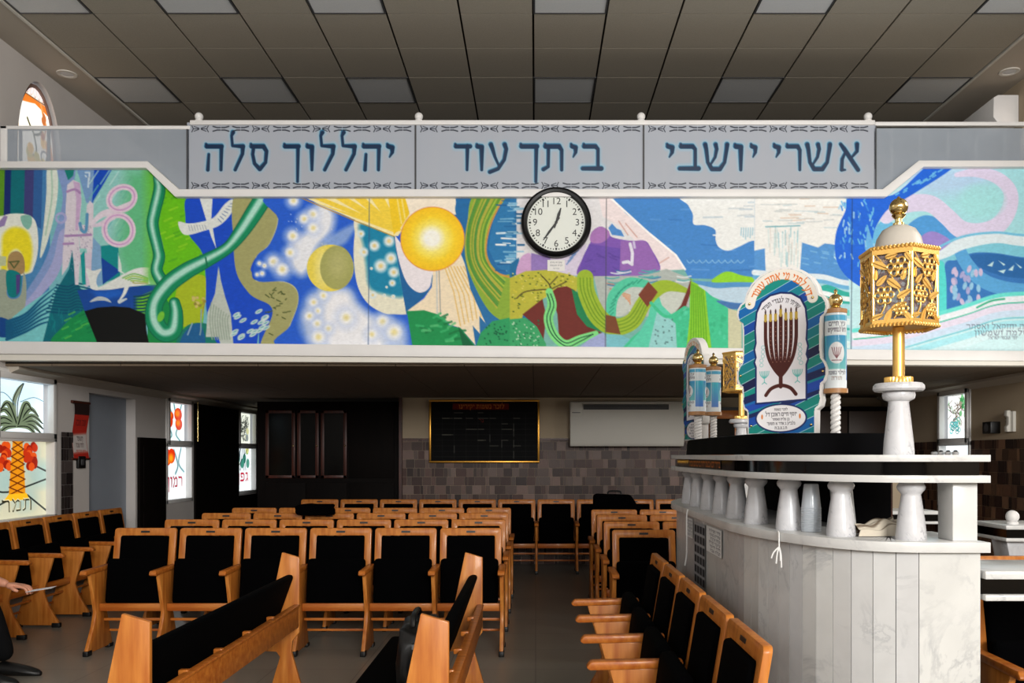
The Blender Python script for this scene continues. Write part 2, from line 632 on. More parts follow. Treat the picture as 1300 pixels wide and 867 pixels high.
M_BANNER = paint_mat('frosted lettered panel', 0.3, coat=0.5, spec=0.5, alpha=0.93)
M_SHEET = mat('frosted plain panel', (186, 196, 208), 0.25, coat=0.6, var=0.1, scale=2)
M_SHEET.node_tree.nodes['Principled BSDF'].inputs['Alpha'].default_value = 0.55


def floor_mat():
    m, nt, b = new_mat('pale floor tile')
    tc = nt.nodes.new('ShaderNodeTexCoord')
    br = nt.nodes.new('ShaderNodeTexBrick')
    br.offset = 0
    br.inputs['Color1'].default_value = (*lin((140, 134, 124)), 1)
    br.inputs['Color2'].default_value = (*lin((134, 128, 118)), 1)
    br.inputs['Mortar'].default_value = (*lin((92, 88, 82)), 1)
    br.inputs['Scale'].default_value = 1
    br.inputs['Mortar Size'].default_value = 0.003
    br.inputs['Brick Width'].default_value = 0.6
    br.inputs['Row Height'].default_value = 0.6
    nt.links.new(tc.outputs['Object'], br.inputs['Vector'])
    nt.links.new(br.outputs[0], b.inputs['Base Color'])
    b.inputs['Roughness'].default_value = 0.3
    return m


M_FLOOR = floor_mat()

# ------------------------------------------------------------------ room shell
XL, XR, YB, YF, ZC = -4.63, 4.67, 15.1, -6.2, 5.08
BAL = 7.5                       # plane of the balcony front
ZU = 2.25                       # underside of the balcony

b = MB().box(XL - .3, XR + .3, YF - .3, YB + .3, -0.2, 0)
structure(b.build('floor', M_FLOOR))


def wall_x(name, x, out, y0, y1, z0, z1, holes, mats, arches=()):
    """wall in a plane of constant x, with rectangular openings (y0, y1, z0, z1)"""
    mb = MB()
    ys = sorted({y0, y1, *[h[0] for h in holes], *[h[1] for h in holes]})
    zs = sorted({z0, z1, *[h[2] for h in holes], *[h[3] for h in holes]})
    for a, c in zip(ys, ys[1:]):
        run = None
        for d, e in zip(zs, zs[1:]):
            if any(h[0] <= a and c <= h[1] and h[2] <= d and e <= h[3] for h in holes):
                if run:
                    mb.box(min(x, x + out), max(x, x + out), a, c, run[0], run[1])
                run = None
            else:
                run = (run[0], e) if run else (d, e)
        if run:
            mb.box(min(x, x + out), max(x, x + out), a, c, run[0], run[1])
    for (ya, yb, zspring, ztop) in arches:       # round the top of an opening
        cy, r = (ya + yb) / 2, (yb - ya) / 2
        for s in (-1, 1):
            poly = [(cy + s * r, ztop), (cy + s * r, zspring)]
            poly += [(cy + s * r * math.cos(t * PI / 20), zspring + (ztop - zspring) * math.sin(t * PI / 20)) for t in range(1, 11)]
            mb.prism(poly, x, x + out, 'yz')
    return structure(mb.build(name, mats))


ARCHL = (7.80, 8.52, 4.25, 4.95)
HL = [(7.42, 8.42, .86, 2.23), (10.92, 11.76, .86, 2.23), (13.55, 14.45, .86, 2.23), (9.05, 10.1, 0, 2.12),
      (7.80, 8.52, 3.2, 4.95), (1.8, 4.2, 3.1, 4.7)]
wall_x('wall_left', XL, -.28, YF, YB, 0, ZC, HL, M_WALL, [ARCHL])
HR = [(9.36, 10.12, .86, 2.23), (7.75, 8.42, 3.2, 4.95), (1.8, 4.2, 3.1, 4.7)]
wall_x('wall_right', XR, .28, YF, YB, 0, ZC, HR, M_WALLB, [(7.75, 8.42, 4.25, 4.95)])
structure(MB().box(XL - .28, XR + .28, YB, YB + .2, 0, ZC).build('wall_deep', M_WALL))
structure(MB().box(-1.84, XR, 11.8, 11.95, 0, ZU).build('wall_back', M_WALLB))
# rear wall, behind the camera, with two tall windows
mb = MB()
for x0, x1 in ((XL, -3.85), (-.85, .85), (3.85, XR)):
    mb.box(x0, x1, YF - .2, YF, 0, ZC)
for x0, x1 in ((-3.85, -.85), (.85, 3.85)):
    mb.box(x0, x1, YF - .2, YF, 0, 2.6)
    mb.box(x0, x1, YF - .2, YF, 4.7, ZC)
structure(mb.build('wall_rear', M_WALL))
for i, (x0, x1) in enumerate(((-3.85, -.85), (.85, 3.85))):
    mb = MB()
    for x in (x0, (x0 + x1) / 2 - .03, x1 - .06):
        mb.box(x, x + .06, YF - .12, YF - .06, 2.6, 4.7)
    for z in (2.6, 3.6, 4.64):
        mb.box(x0, x1, YF - .12, YF - .06, z, z + .06)
    structure(mb.build('window_%d' % (6 + i), M_WHITE))

# ceiling: a grid of tiles with open dark joints, plain soffits along both walls
mb = MB()
mb.box(XL, XR, YF, YB, ZC + .03, ZC + .1)
mb.mi = 1
LIGHTS = []
for k in range(-7, 7):
    for j in range(-22, 14):
        x0, y0 = -.02 + .6 * k, 7.137 + .6 * j
        if y0 + .6 > YB:
            continue
        if k in (-7, -5, -3, 0, 3, 6) and j in (-1, 2, -4, -7, -10):
            LIGHTS.append((x0 + .3, y0 + .3))
            continue
        mb.box(x0 + .009, x0 + .591, y0 + .005, y0 + .595, ZC, ZC + .02)
mb.mi = 2
mb.box(XL, -4.255, YF, YB, ZC - .004, ZC + .02)
mb.box(4.215, XR, YF, YB, ZC - .004, ZC + .02)
mb.mi = 3
mb.box(-4.25, -4.225, YF, YB, ZC - .012, ZC + .02)
mb.box(4.185, 4.21, YF, YB, ZC - .012, ZC + .02)
structure(mb.build('ceiling', [M_GAP, M_TILE, M_SOFFIT, M_OFFW]))

M_DIFF = mat('light diffuser', (226, 228, 230), 0.5, var=0.05, scale=60)


def light_panel():
    t = thing('ceiling_light', '', 'ceiling light', (0, 0, ZC), 0, 'square light panels set in the ceiling')
    mb = MB()
    for a in ((-.298, .298, -.298, -.286), (-.298, .298, .286, .298), (-.298, -.284, -.286, .286), (.284, .298, -.286, .286)):
        mb.box(a[0], a[1], a[2], a[3], -.003, .02)
    mb.build('frame', M_GREYP, t)
    MB().box(-.284, .284, -.286, .286, .002, .018).build('diffuser', M_DIFF, t)
    return t


proto = None
NUM = ['first', 'second', 'third', 'fourth', 'fifth', 'sixth', 'seventh', 'eighth', 'ninth', 'tenth', 'eleventh']
for i, (x, y) in enumerate([l for l in LIGHTS if l[1] > 6]):
    if proto is None:
        proto = light_panel()
        o = proto
    else:
        o = copy_tree(proto)
    o.location = (x, y, ZC)
    c = [-7, -5, -3, 0, 3, 6].index(round((x - .28) / .6))
    row = 'just above the balcony rail' if y > 8 else 'in the row cut by the picture top'
    o['label'] = 'pale square light panel, %s from the left, %s' % (NUM[c], row)
for x, y, s in ((-4.43, 8.25, 'left'), (4.45, 8.2, 'right')):
    t = thing('downlight', 'round white recessed downlight in the %s soffit above the arched window' % s, 'downlight', (x, y, ZC - .004))
    MB().lathe([(.062, .0), (.062, -.006), (.088, -.008), (.092, 0)], n=28).build('trim_ring', M_OFFW, t)
    MB().lathe([(.062, -.001), (.04, -.004), (.0001, -.004)], n=24).build('lamp', M_DIFF, t)

# ------------------------------------------------------------------ balcony structure
kb = BAL / F


def bx(px):
    return (px - VX) * kb


def bz(py):
    return EYE - (py - VY) * kb


mb = MB()
kf = (BAL - .035) / F
mb.prism([(XL, EYE + 129 * kf), (XR, EYE + 119.5 * kf), (XR, EYE + 132 * kf), (XL, EYE + 145 * kf)], BAL - .035, BAL + .12)
structure(mb.build('trim_1', M_WHITE, bevel=.004))
mb = MB()
mb.prism([(XL, bz(457.5)), (XR, bz(464.5)), (XR, bz(456)), (XL, bz(447))], BAL - .005, BAL + .12)
structure(mb.build('trim_2', M_OFFW))
# slab, its underside a dull tiled ceiling
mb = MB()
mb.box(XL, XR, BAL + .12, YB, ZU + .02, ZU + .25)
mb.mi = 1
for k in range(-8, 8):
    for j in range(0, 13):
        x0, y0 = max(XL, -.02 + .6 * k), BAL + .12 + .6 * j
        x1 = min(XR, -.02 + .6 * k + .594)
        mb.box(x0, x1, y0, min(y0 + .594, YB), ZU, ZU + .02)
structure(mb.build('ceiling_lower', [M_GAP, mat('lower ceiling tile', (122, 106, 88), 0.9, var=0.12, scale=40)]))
CAPT = [(-6, 204.5), (187, 204.5), (227, 240), (1121, 240), (1167, 203.5), (1376, 203.5)]
CAPB = [(1376, 211.5), (1173, 211.5), (1126, 249.5), (222, 249.5), (185, 213), (-6, 213)]
mb = MB()
kc = (BAL - .06) / F
mb.prism([(min(max((a - VX) * kc, XL), XR), EYE - (c - VY) * kc) for a, c in CAPT + CAPB], BAL - .06, BAL + .14)
structure(mb.build('trim_3', M_WHITE, bevel=.004))
mb = MB()
mb.prism([(min(max(bx(a), XL), XR), bz(c)) for a, c in [(-6, 452), (-6, 210), (186, 210), (224, 246), (1124, 246), (1171, 209), (1376, 209), (1376, 452)]], BAL + .004, BAL + .12)
structure(mb.build('wall_balcony_front', M_WHITE))
# cornices where the lower ceiling meets the side walls
for i, (x0, x1) in enumerate(((XL, XL + .09), (XR - .09, XR))):
    mb = MB()
    s = 1 if i == 0 else -1
    xw = XL if i == 0 else XR
    mb.prism([(xw, ZU), (xw + s * .10, ZU), (xw + s * .10, ZU - .025), (xw + s * .05, ZU - .045), (xw, ZU - .075)], BAL + .15, 11.7 if i else YB)
    structure(mb.build('trim_%d' % (4 + i), M_SOFFIT))

# door niche of the left wall: a pale flush door set back in its opening
t = thing('door_1', None, None, (XL, 9.575, 0))
structure(t)
MB().box(-.16, -.11, -.525, .525, 0, 2.12).build('door_leaf', mat('pale blue grey door', (150, 158, 170), 0.6, var=.06, scale=3), t)
MB().box(-.11, -.06, -.44, -.42, .98, 1.02).build('door_handle', M_BRASS, t)
mb = MB()
mb.box(XL, XL + .035, 10.14, 10.86, 0, 1.68)
mb.mi = 1
mb.box(XL + .035, XL + .045, 10.22, 10.78, .15, .8)
mb.box(XL + .035, XL + .045, 10.22, 10.78, .9, 1.58)
o = mb.build('door_2', [M_EBONY, M_EBONY], bevel=.004)
structure(o)


# ------------------------------------------------------------------ mosaic wall tiles
def mosaic(name, fn, u0, u1, z0, z1, cols, seed):
    r = np.random.default_rng(seed)
    vs, fs, cs = [], [], []
    mb = MB()
    z = z0
    row = .118
    while z < z1 - 1e-6:
        ze = min(z + row, z1)
        u = u0
        while u < u1 - 1e-6:
            w = r.choice([.045, .06, .09, .12, .15])
            ue = min(u + w, u1)
            c = np.array(cols[r.integers(len(cols))]) * r.uniform(.72, 1.15)
            n = len(vs)
            g = .0016
            dz = r.choice([0, 0, 0, .03])
            for (uu, zz) in ((u + g, z + g), (ue - g, z + g), (ue - g, ze - g), (u + g, ze - g)):
                vs.append(fn(uu, zz))
            fs.append((n, n + 1, n + 2, n + 3))
            cs += [lin(c)] * 4
            u = ue
        z = ze
    me = bpy.data.meshes.new(name)
    me.from_pydata(vs, [], fs)
    at = me.color_attributes.new('paint', 'FLOAT_COLOR', 'POINT')
    at.data.foreach_set('color', np.array([(*c, 1) for c in cs], np.float32).ravel())
    me.materials.append(M_MOSAIC)
    o = bpy.data.objects.new(name, me)
    COL.objects.link(o)
    return structure(o)


MC = [(100, 78, 70), (112, 90, 82), (84, 62, 55), (54, 32, 28), (68, 44, 38), (118, 98, 90)]
mb = MB()
for a_ in ((11.82, 13.53, 0, ZU - .08), (14.47, YB, 0, ZU - .08), (13.53, 14.47, 0, .84)):
    mb.box(XL, XL + .03, *a_)
structure(mb.build('wall_left_panelling', M_EBONY))
structure(MB().box(XL, -1.84, YB - .03, YB, 0, ZU - .01).build('wall_deep_panelling', M_EBONY))
mosaic('wall_back_mosaic', lambda u, z: (u, 11.79, z), -1.8, XR - .02, 0, 1.68, MC, 3)
MC2 = [(84, 58, 44), (100, 70, 52), (60, 38, 30), (46, 28, 24), (112, 82, 62)]
for q_, (ua, ub, zt_) in enumerate(((BAL - 1, 9.34, 1.63), (10.14, 11.78, 1.63), (9.34, 10.14, .84))):
    mosaic('wall_right_mosaic', lambda u, z: (XR - .01, u, z), ua, ub, 0, zt_, MC2, 4 + q_)
mosaic('wall_left_mosaic', lambda u, z: (XL + .01, u, z), 8.50, 8.72, 0, 1.70, [(58, 50, 50), (74, 66, 64), (44, 36, 36)], 5)
structure(MB().box(-1.84, -1.80, 11.74, 11.8, 0, ZU).build('trim_6', M_WOODD))
structure(MB().box(-1.8, XR, 11.785, 11.795, 1.68, 1.70).build('trim_7', M_WOODD))


# ------------------------------------------------------------------ stained glass windows
def glass_window(name, art_lo, art_up, x, out, y0, y1, zlo, zup, parts=True):
    """white framed two sash window in a side wall; arts are painted left to right as seen from inside"""
    t = bpy.data.objects.new(name, None)
    COL.objects.link(t)
    structure(t)
    s = 1 if out < 0 else -1           # towards the room
    xg = x + out * .25
    mb = MB()
    fr = .045
    zb, zt = zlo[0], zup[1]
    xa, xb = sorted((x + s * .015, x + out * .5))
    for a in ((y0, y0 + fr, zb, zt), (y1 - fr, y1, zb, zt), (y0, y1, zb, zb + fr), (y0, y1, zt - fr, zt), (y0, y1, zlo[1] - fr / 2, zlo[1] + fr / 2)):
        mb.box(xa, xb, a[0], a[1], a[2], a[3])
    mb.build('window_frame', M_WHITE, t, bevel=.004)
    mb = MB()
    xs = sorted((x + s * .03, x + out * .1))
    ya, yb, za, zb2 = y0 + fr * .6, y1 - fr * .6, zup[0], zup[1] - fr * .6
    w = .06
    for a in ((ya, ya + w, za, zb2), (yb - w, yb, za, zb2), (ya, yb, za, za + w), (ya, yb, zb2 - w, zb2)):
        mb.box(xs[0], xs[1], a[0], a[1], a[2], a[3])
    mb.build('sash', M_WHITE, t, bevel=.006)

    def fn(art, ya, yb, za, zb):
        def f(X, Y):
            u = (X - art.x0) / (art.xs[-1] - art.x0)
            v = (Y - art.y0) / (art.ys[-1] - art.y0)
            yy = ya + (yb - ya) * u if s > 0 else yb - (yb - ya) * u
            return xg * np.ones_like(u), yy, zb - (zb - za) * v
        return f
    art_lo.mesh('pane', fn(art_lo, y0 + fr, y1 - fr, zlo[0] + fr, zlo[1] - fr / 2), M_STAIN, t)
    art_up.mesh('pane', fn(art_up, ya + w, yb - w, za + w, zb2 - w), M_STAIN, t)
    return t


def ga(bg=(238, 246, 248)):
    return Art(0, 0, 60, 70, 2.2, bg)


R_ = random.Random(3)
# palm: date fruit and trunk below, crown above
up = ga((226, 242, 250))
up.poly([(0, 0), (60, 0), (60, 30), (0, 40)], (205, 232, 246), feather=20)
up.line([(28, 60), (26, 30), (31, 12), (36, 2)], [3, 5, 5, 1], (120, 132, 112), smooth=True)
up.line([(28, 60), (25, 30), (30, 12), (36, 2)], 1, (30, 34, 30), smooth=True)
up.line([(30, 60), (30, 30), (34, 12), (37, 2)], 1, (30, 34, 30), smooth=True)
for k, (dx, dy) in enumerate([(-27, 6), (-28, 14), (-24, -6), (-18, -16), (24, -10), (29, 0), (30, 8), (27, 14), (16, -18), (-22, 20), (22, 18)]):
    x, y = 30 + dx, 56 + dy
    up.line([(30, 62), (30 + dx * .55, 50 + dy * .9 - 4), (x, y)], [4, 7, 1.5], (104, 118, 92), smooth=True)
    up.line([(30, 62), (30 + dx * .55, 50 + dy * .9 - 4), (x, y)], 1.4, (20, 24, 20), smooth=True)
up.line([(0, 24), (15, 18), (28, 34)], 1, (90, 120, 130), smooth=True)
up.line([(33, 28), (48, 20), (60, 24)], 1, (90, 120, 130), smooth=True)
lo = ga((188, 186, 160))
for _ in range(9):
    lo.disc(R_.uniform(0, 60), R_.uniform(5, 60), 12, (150, 176, 170), feather=12, alpha=.7)
for p in ([(0, 40), (20, 46), (60, 36)], [(0, 62), (24, 52)], [(40, 50), (60, 66)], [(42, 20), (60, 28)], [(0, 20), (16, 26)]):
    lo.line(p, 1.6, (34, 42, 40), smooth=True)
for cx in (17, 43):
    for k in range(16):
        lo.disc(cx + R_.uniform(-5, 5), 4 + k * 1.3 + R_.uniform(-1, 1), 3.2, R_.choice([(176, 44, 16), (140, 28, 12), (206, 76, 22)]), ry=4)
lo.poly([(25, 0), (35, 0), (38, 50), (21, 50)], (212, 132, 20))
for k in range(7):
    lo.line([(25 - k * .5, k * 7), (36 + k * .3, k * 7 + 7)], 1.1, (96, 40, 10))
    lo.line([(36 + k * .3, k * 7), (24 - k * .5, k * 7 + 7)], 1.1, (96, 40, 10))
lo.poly([(21, 48), (39, 48), (42, 54), (16, 54)], (226, 170, 30))
hebrew(lo, 'תמר', 45, 53, 64, (40, 38, 20), width=32, fat=.9)
hebrew(lo, 'תמר', 44, 52, 63, (228, 220, 180), width=30, fat=.35)
glass_window('window_1', lo, up, XL, -.28, 7.42, 8.42, (.86, 1.62), (1.62, 2.23))
# pomegranates
up = ga()
for p in ([(10, 0), (24, 20), (14, 40)], [(30, 0), (40, 30), (52, 0)], [(16, 44), (24, 60), (12, 70)], [(42, 44), (36, 58), (48, 70)]):
    up.line(p, 4, (150, 196, 200), smooth=True)
    up.line(p, 1, (30, 60, 60), smooth=True)
for (x, y, r) in ((16, 34, 11), (42, 20, 11), (44, 38, 10), (22, 24, 7)):
    up.disc(x, y, r, (206, 48, 10), ry=r * 1.15)
    up.disc(x - 2, y - 2, r * .6, (244, 130, 20), feather=6)
lo = ga()
for p in ([(30, 4), (40, 24), (34, 36)], [(48, 2), (42, 22), (56, 34)], [(14, 24), (10, 40), (4, 44)]):
    lo.line(p, 4, (160, 200, 205), smooth=True)
    lo.line(p, 1, (40, 60, 70), smooth=True)
for (x, y, r) in ((14, 14, 10), (24, 12, 9)):
    lo.disc(x, y, r, (214, 50, 10), ry=r * 1.1)
    lo.disc(x - 1, y + 3, r * .6, (250, 160, 24), feather=6)
hebrew(lo, 'רמון', 52, 40, 54, (120, 10, 30), width=40, fat=1.1)
hebrew(lo, 'רמון', 52, 40, 54, (220, 70, 90), width=40, fat=.4)
glass_window('window_2', lo, up, XL, -.28, 10.92, 11.76, (.86, 1.60), (1.60, 2.23))
up = ga((232, 236, 220))
for k in range(16):
    p = [(R_.uniform(4, 56), R_.uniform(2, 66)) for _ in range(3)]
    up.line(p, 1.6, (50, 56, 50), smooth=True)
for k in range(8):
    up.disc(R_.uniform(8, 52), R_.uniform(8, 62), 6, R_.choice([(150, 170, 190), (190, 190, 140), (120, 130, 130)]), ry=8)
lo = ga()
for k in range(10):
    lo.disc(R_.uniform(4, 56), R_.uniform(0, 32), 6, R_.choice([(60, 140, 120), (120, 170, 90), (90, 170, 190), (200, 200, 120)]), ry=8)
for k in range(8):
    lo.line([(R_.uniform(4, 56), 0), (R_.uniform(4, 56), 36)], 1.2, (30, 50, 60))
hebrew(lo, 'גפן', 50, 40, 54, (190, 30, 60), width=40, fat=1.1)
glass_window('window_3', lo, up, XL, -.28, 13.55, 14.45, (.86, 1.60), (1.60, 2.23))
up = ga((248, 250, 248))
for k in range(26):
    x, y = R_.uniform(2, 40), R_.uniform(2, 40)
    up.line([(x, y), (x + R_.uniform(-10, 10), y + 8), (x + R_.uniform(-12, 12), y + 14)], 1.1, R_.choice([(90, 70, 70), (80, 150, 90), (120, 100, 80)]), smooth=True)
for k in range(16):
    up.disc(R_.uniform(30, 56), R_.uniform(2, 30), 3, R_.choice([(120, 190, 130), (70, 150, 90), (160, 150, 130)]), ry=4.5)
for k in range(22):
    up.ring(R_.uniform(6, 28), R_.uniform(38, 60), 3.4, 1.1, R_.choice([(60, 170, 170), (90, 190, 190), (50, 130, 130)]))
up.line([(20, 36), (22, 26), (34, 18)], 1.3, (80, 60, 50), smooth=True)
hebrew(up, 'גפן', 54, 56, 64, (120, 170, 180), width=16)
lo = ga()
glass_window('window_4', lo, up, XR, .28, 9.36, 10.12, (.86, 1.60), (1.60, 2.23))


# arched windows above the balcony
def arched(name, x, out, y0, y1):
    t = bpy.data.objects.new(name, None)
    COL.objects.link(t)
    structure(t)
    s = 1 if out < 0 else -1
    a = Art(0, 0, 64, 170, 1.6, (250, 246, 236))
    q = R_
    a.poly([(0, 12), (64, 12), (64, 20), (32, 16), (0, 22)], (222, 120, 40))
    a.line([(0, 12), (64, 11)], 1.2, (90, 60, 40))
    a.line([(48, 14), (56, 40), (62, 70)], 5, (232, 150, 80))
    for k in range(5):
        a.disc(8 + k * 12, 5, 5, (236, 226, 230))
        a.ring(8 + k * 12, 5, 5, 1, (190, 150, 130))
    for k in range(12):
        a.disc(q.uniform(44, 58), q.uniform(14, 60), 4, q.choice([(250, 236, 220), (190, 110, 60), (244, 190, 90)]))
    a.poly([(0, 44), (5, 44), (6, 170), (0, 170)], (238, 160, 70))
    a.poly([(50, 44), (58, 54), (64, 170), (56, 170)], (230, 150, 80))
    for p in ([(24, 70), (34, 60), (30, 46), (22, 38), (18, 34)], [(30, 46), (40, 42), (44, 36)], [(34, 66), (46, 70), (52, 60)]):
        a.line(p, 2.2, (70, 66, 20), smooth=True)
    for k in range(9):
        a.disc(q.uniform(22, 48), q.uniform(54, 76), 5, q.choice([(244, 200, 40), (236, 180, 50), (214, 90, 20), (200, 180, 60)]))
    a.ring(48, 62, 6, 1.4, (70, 60, 60))
    for k in range(22):
        a.disc(q.uniform(8, 56), q.uniform(80, 168), 7, q.choice([(220, 226, 200), (206, 220, 206), (240, 220, 170), (190, 206, 190)]), alpha=.8)
        a.ring(q.uniform(8, 56), q.uniform(80, 168), 6, 1.2, (120, 120, 100))
    cy, r = (y0 + y1) / 2, (y1 - y0) / 2 - .035
    zs, zt, zb = 4.25, 4.915, 3.235

    def fn(X, Y):
        v = (Y / 170)
        z = zt - (zt - zb) * v
        h = np.clip((z - zs) / (zt - zs), 0, 1)
        half = np.sqrt(np.maximum(1 - h * h, 1e-4)) * r
        u = X / 32 - 1
        return (x + out * .18) * np.ones_like(z), cy + u * half * (1 if s > 0 else -1), z
    a.mesh('pane', fn, M_STAIN, t)
    path = [(x + out * .17, cy - r, zb), (x + out * .17, cy - r, zs)] + [(x + out * .17, cy - r * math.cos(k * PI / 16), zs + (zt - zs) * math.sin(k * PI / 16)) for k in range(1, 16)] + [(x + out * .17, cy + r, zs), (x + out * .17, cy + r, zb)]
    MB().tube(path, .018, 8).build('window_frame', mat('arched frame paint', (150, 120, 110), .6), t)


arched('window_5', XL, -.28, 7.80, 8.52)
arched('window_8', XR, .28, 7.75, 8.42)

# ------------------------------------------------------------------ the painted balcony front
K = 1 / 3.467


def zz(n):
    ox = (0, 325, 650, 975)[n]

    def f(*pts):
        if len(pts) == 1 and isinstance(pts[0], (list, tuple)) and isinstance(pts[0][0], (list, tuple)):
            pts = pts[0]
        return [(p[0] * K + ox, p[1] * K + 200) for p in pts]
    return f


A = Art(-4, 203, 1370, 448, 1.0, (200, 235, 240))
A.poly([(180, 200), (540, 200), (540, 450), (180, 450)], (26, 78, 200))
A.poly([(540, 200), (680, 200), (680, 450), (540, 450)], (34, 108, 168))
A.poly([(680, 200), (960, 200), (960, 450), (680, 450)], (120, 180, 170))
rm = random.Random(11)

# ---- left quarter
z = zz(0)
A.poly(z((-20, 0), (1140, 0), (1140, 900), (-20, 900)), (120, 186, 196))
A.poly(z((330, 20), (680, 20), (680, 600), (330, 600)), (146, 206, 200))
for x0, x1, c in ((-20, 22, (92, 150, 34)), (18, 52, (22, 44, 112)), (46, 112, (10, 112, 122)), (106, 150, (64, 66, 124)), (146, 190, (50, 98, 160)), (184, 222, (70, 130, 184))):
    A.poly(z((x0 + 4, 20), (x1 + 4, 20), (x1 - 8, 700), (x0 - 12, 700)), c)
A.poly(z((160, 300), (200, 330), (186, 480), (110, 620), (60, 760), (-20, 760), (-20, 600), (100, 520)), (76, 136, 188))
A.poly(z((250, 30), (330, 30), (318, 140), (285, 330), (200, 560), (100, 700), (70, 690), (110, 600), (190, 470), (240, 330), (276, 180)), (132, 156, 206), smooth=True)
A.poly(z((276, 30), (330, 30), (322, 80), (300, 100)), (20, 130, 120))
A.poly(z((300, 330), (262, 500), (180, 610), (90, 712), (60, 690), (150, 590), (230, 460), (262, 330)), (166, 170, 214), smooth=True)
A.poly(z((208, 40), (246, 44), (256, 120), (244, 230), (206, 380), (176, 440), (192, 300), (204, 160)), (222, 230, 218), smooth=True)
A.line(z((226, 50), (228, 180), (200, 340)), 2, (176, 206, 186), smooth=True)
A.poly(z((330, 30), (420, 30), (412, 200), (380, 200), (350, 90)), (122, 160, 206))
A.poly(z((416, 30), (505, 30), (460, 110), (405, 200)), (16, 74, 190))
for k in range(26):
    x, y = rm.uniform(420, 620), rm.uniform(50, 430)
    A.line(z((x, y), (x - 40, y + 60)), 1.6, rm.choice([(190, 226, 222), (110, 190, 190), (70, 170, 170), (160, 214, 210)]), alpha=.8)
A.poly(z((560, 60), (700, 40), (700, 620), (560, 560), (510, 430)), (96, 190, 130), feather=22, alpha=.9)
A.poly(z((440, 390), (520, 380), (530, 530), (455, 550)), (12, 140, 142))
A.poly(z((392, 330), (444, 390), (450, 560), (380, 580)), (126, 168, 206))
A.poly(z((446, 440), (452, 560), (530, 500)), (20, 70, 160))
# white arch with yellow inside
A.poly(z((-20, 290), (20, 254), (80, 246), (136, 258), (162, 300), (168, 400), (150, 480), (120, 512), (-20, 520)), (232, 236, 226), smooth=True)
A.poly(z((8, 420), (14, 340), (60, 306), (120, 326), (142, 400), (132, 490), (104, 500), (96, 430), (70, 404), (40, 430), (30, 500), (6, 500)), (240, 224, 40), feather=5, smooth=True)
A.poly(z((92, 258), (134, 256), (140, 290), (124, 316), (100, 296)), (130, 186, 170), smooth=True)
A.poly(z((-10, 290), (18, 256), (34, 258), (20, 300), (-10, 310)), (150, 130, 180))
A.poly(z((-20, 520), (32, 500), (30, 600), (60, 622), (92, 600), (104, 506), (116, 560), (108, 660), (60, 716), (-20, 700)), (158, 168, 150), smooth=True)
A.poly(z((32, 470), (42, 426), (76, 412), (104, 440), (108, 500), (84, 516), (46, 508)), (168, 138, 92), smooth=True)
A.line(z((40, 460), (84, 456), (62, 486), (44, 460)), 1.5, (70, 90, 50))
A.poly(z((30, 500), (90, 514), (88, 590), (62, 616), (34, 596)), (10, 126, 128), smooth=True)
A.poly(z((70, 516), (90, 514), (86, 592), (72, 606)), (80, 66, 132))
A.poly(z((-20, 430), (28, 436), (26, 476), (-20, 478)), (190, 200, 160))
# lower left waves and the teal cone
A.poly(z((-20, 720), (40, 716), (120, 650), (250, 560), (250, 830), (-20, 830)), (122, 202, 206))
A.poly(z((-20, 706), (40, 716), (60, 760), (40, 790), (-20, 780)), (20, 70, 140), smooth=True)
for k in range(7):
    y = 716 + k * 13
    A.line(z((30, y + 6), (110, y - 26), (180, y - 92 + k * 5), (250, y - 150 + k * 12)), [4, 3, 2.4, 1], (18, 92, 132), smooth=True)
A.poly(z((320, 404), (304, 490), (250, 580), (222, 680), (184, 830), (436, 830), (400, 680), (378, 620), (346, 560), (326, 490)), (10, 106, 122))
for k in range(10):
    y = 560 + k * 13
    A.line(z((250 - k * 5, y), (300, y + 8), (340, y - 6), (400, y + 6)), 1.8, (6, 80, 110), smooth=True)
for k in range(30):
    x, y = rm.uniform(215, 400), rm.uniform(660, 800)
    A.line(z((x, y), (x + rm.uniform(-8, 8), y + 26)), 1.3, (14, 134, 140), alpha=.6)
A.poly(z((230, 820), (270, 750), (340, 690), (396, 676), (430, 830)), (22, 142, 78), smooth=True)
for k in range(16):
    x, y = rm.uniform(270, 400), rm.uniform(690, 800)
    A.line(z((x, y), (x + 26, y - 12)), 2, rm.choice([(40, 170, 90), (90, 190, 80), (10, 120, 70)]), alpha=.8)
# pink key
PK, PK2 = (218, 210, 220), (170, 134, 184)
A.poly(z((296, 120), (322, 98), (352, 112), (358, 200), (346, 330), (352, 420), (346, 560), (330, 560), (326, 470), (318, 410), (300, 480), (272, 520), (276, 420), (286, 300), (290, 200)), PK)
A.poly(z((322, 104), (352, 112), (358, 190), (344, 320), (332, 320), (336, 180)), (202, 172, 208))
A.poly(z((382, 210), (396, 190), (412, 206), (410, 330), (404, 440), (384, 440), (376, 330)), PK)
A.poly(z((344, 296), (408, 296), (408, 400), (352, 400)), PK)
A.line(z((288, 345), (400, 340)), 3, PK2)
A.line(z((280, 380), (322, 378)), 3, PK2)
A.line(z((296, 150), (330, 140), (352, 156)), 3, PK2, smooth=True)
A.line(z((352, 290), (360, 320), (378, 322), (384, 250)), 4, (90, 150, 190), smooth=True)
A.ring(*z((268, 266))[0], 6, 3, (170, 170, 214))
A.line(z((410, 286), (450, 250), (520, 230), (580, 200)), [5, 8, 9, 6], (226, 214, 226), smooth=True)
A.line(z((412, 300), (450, 290), (500, 260)), [4, 6, 7], (220, 206, 222), smooth=True)
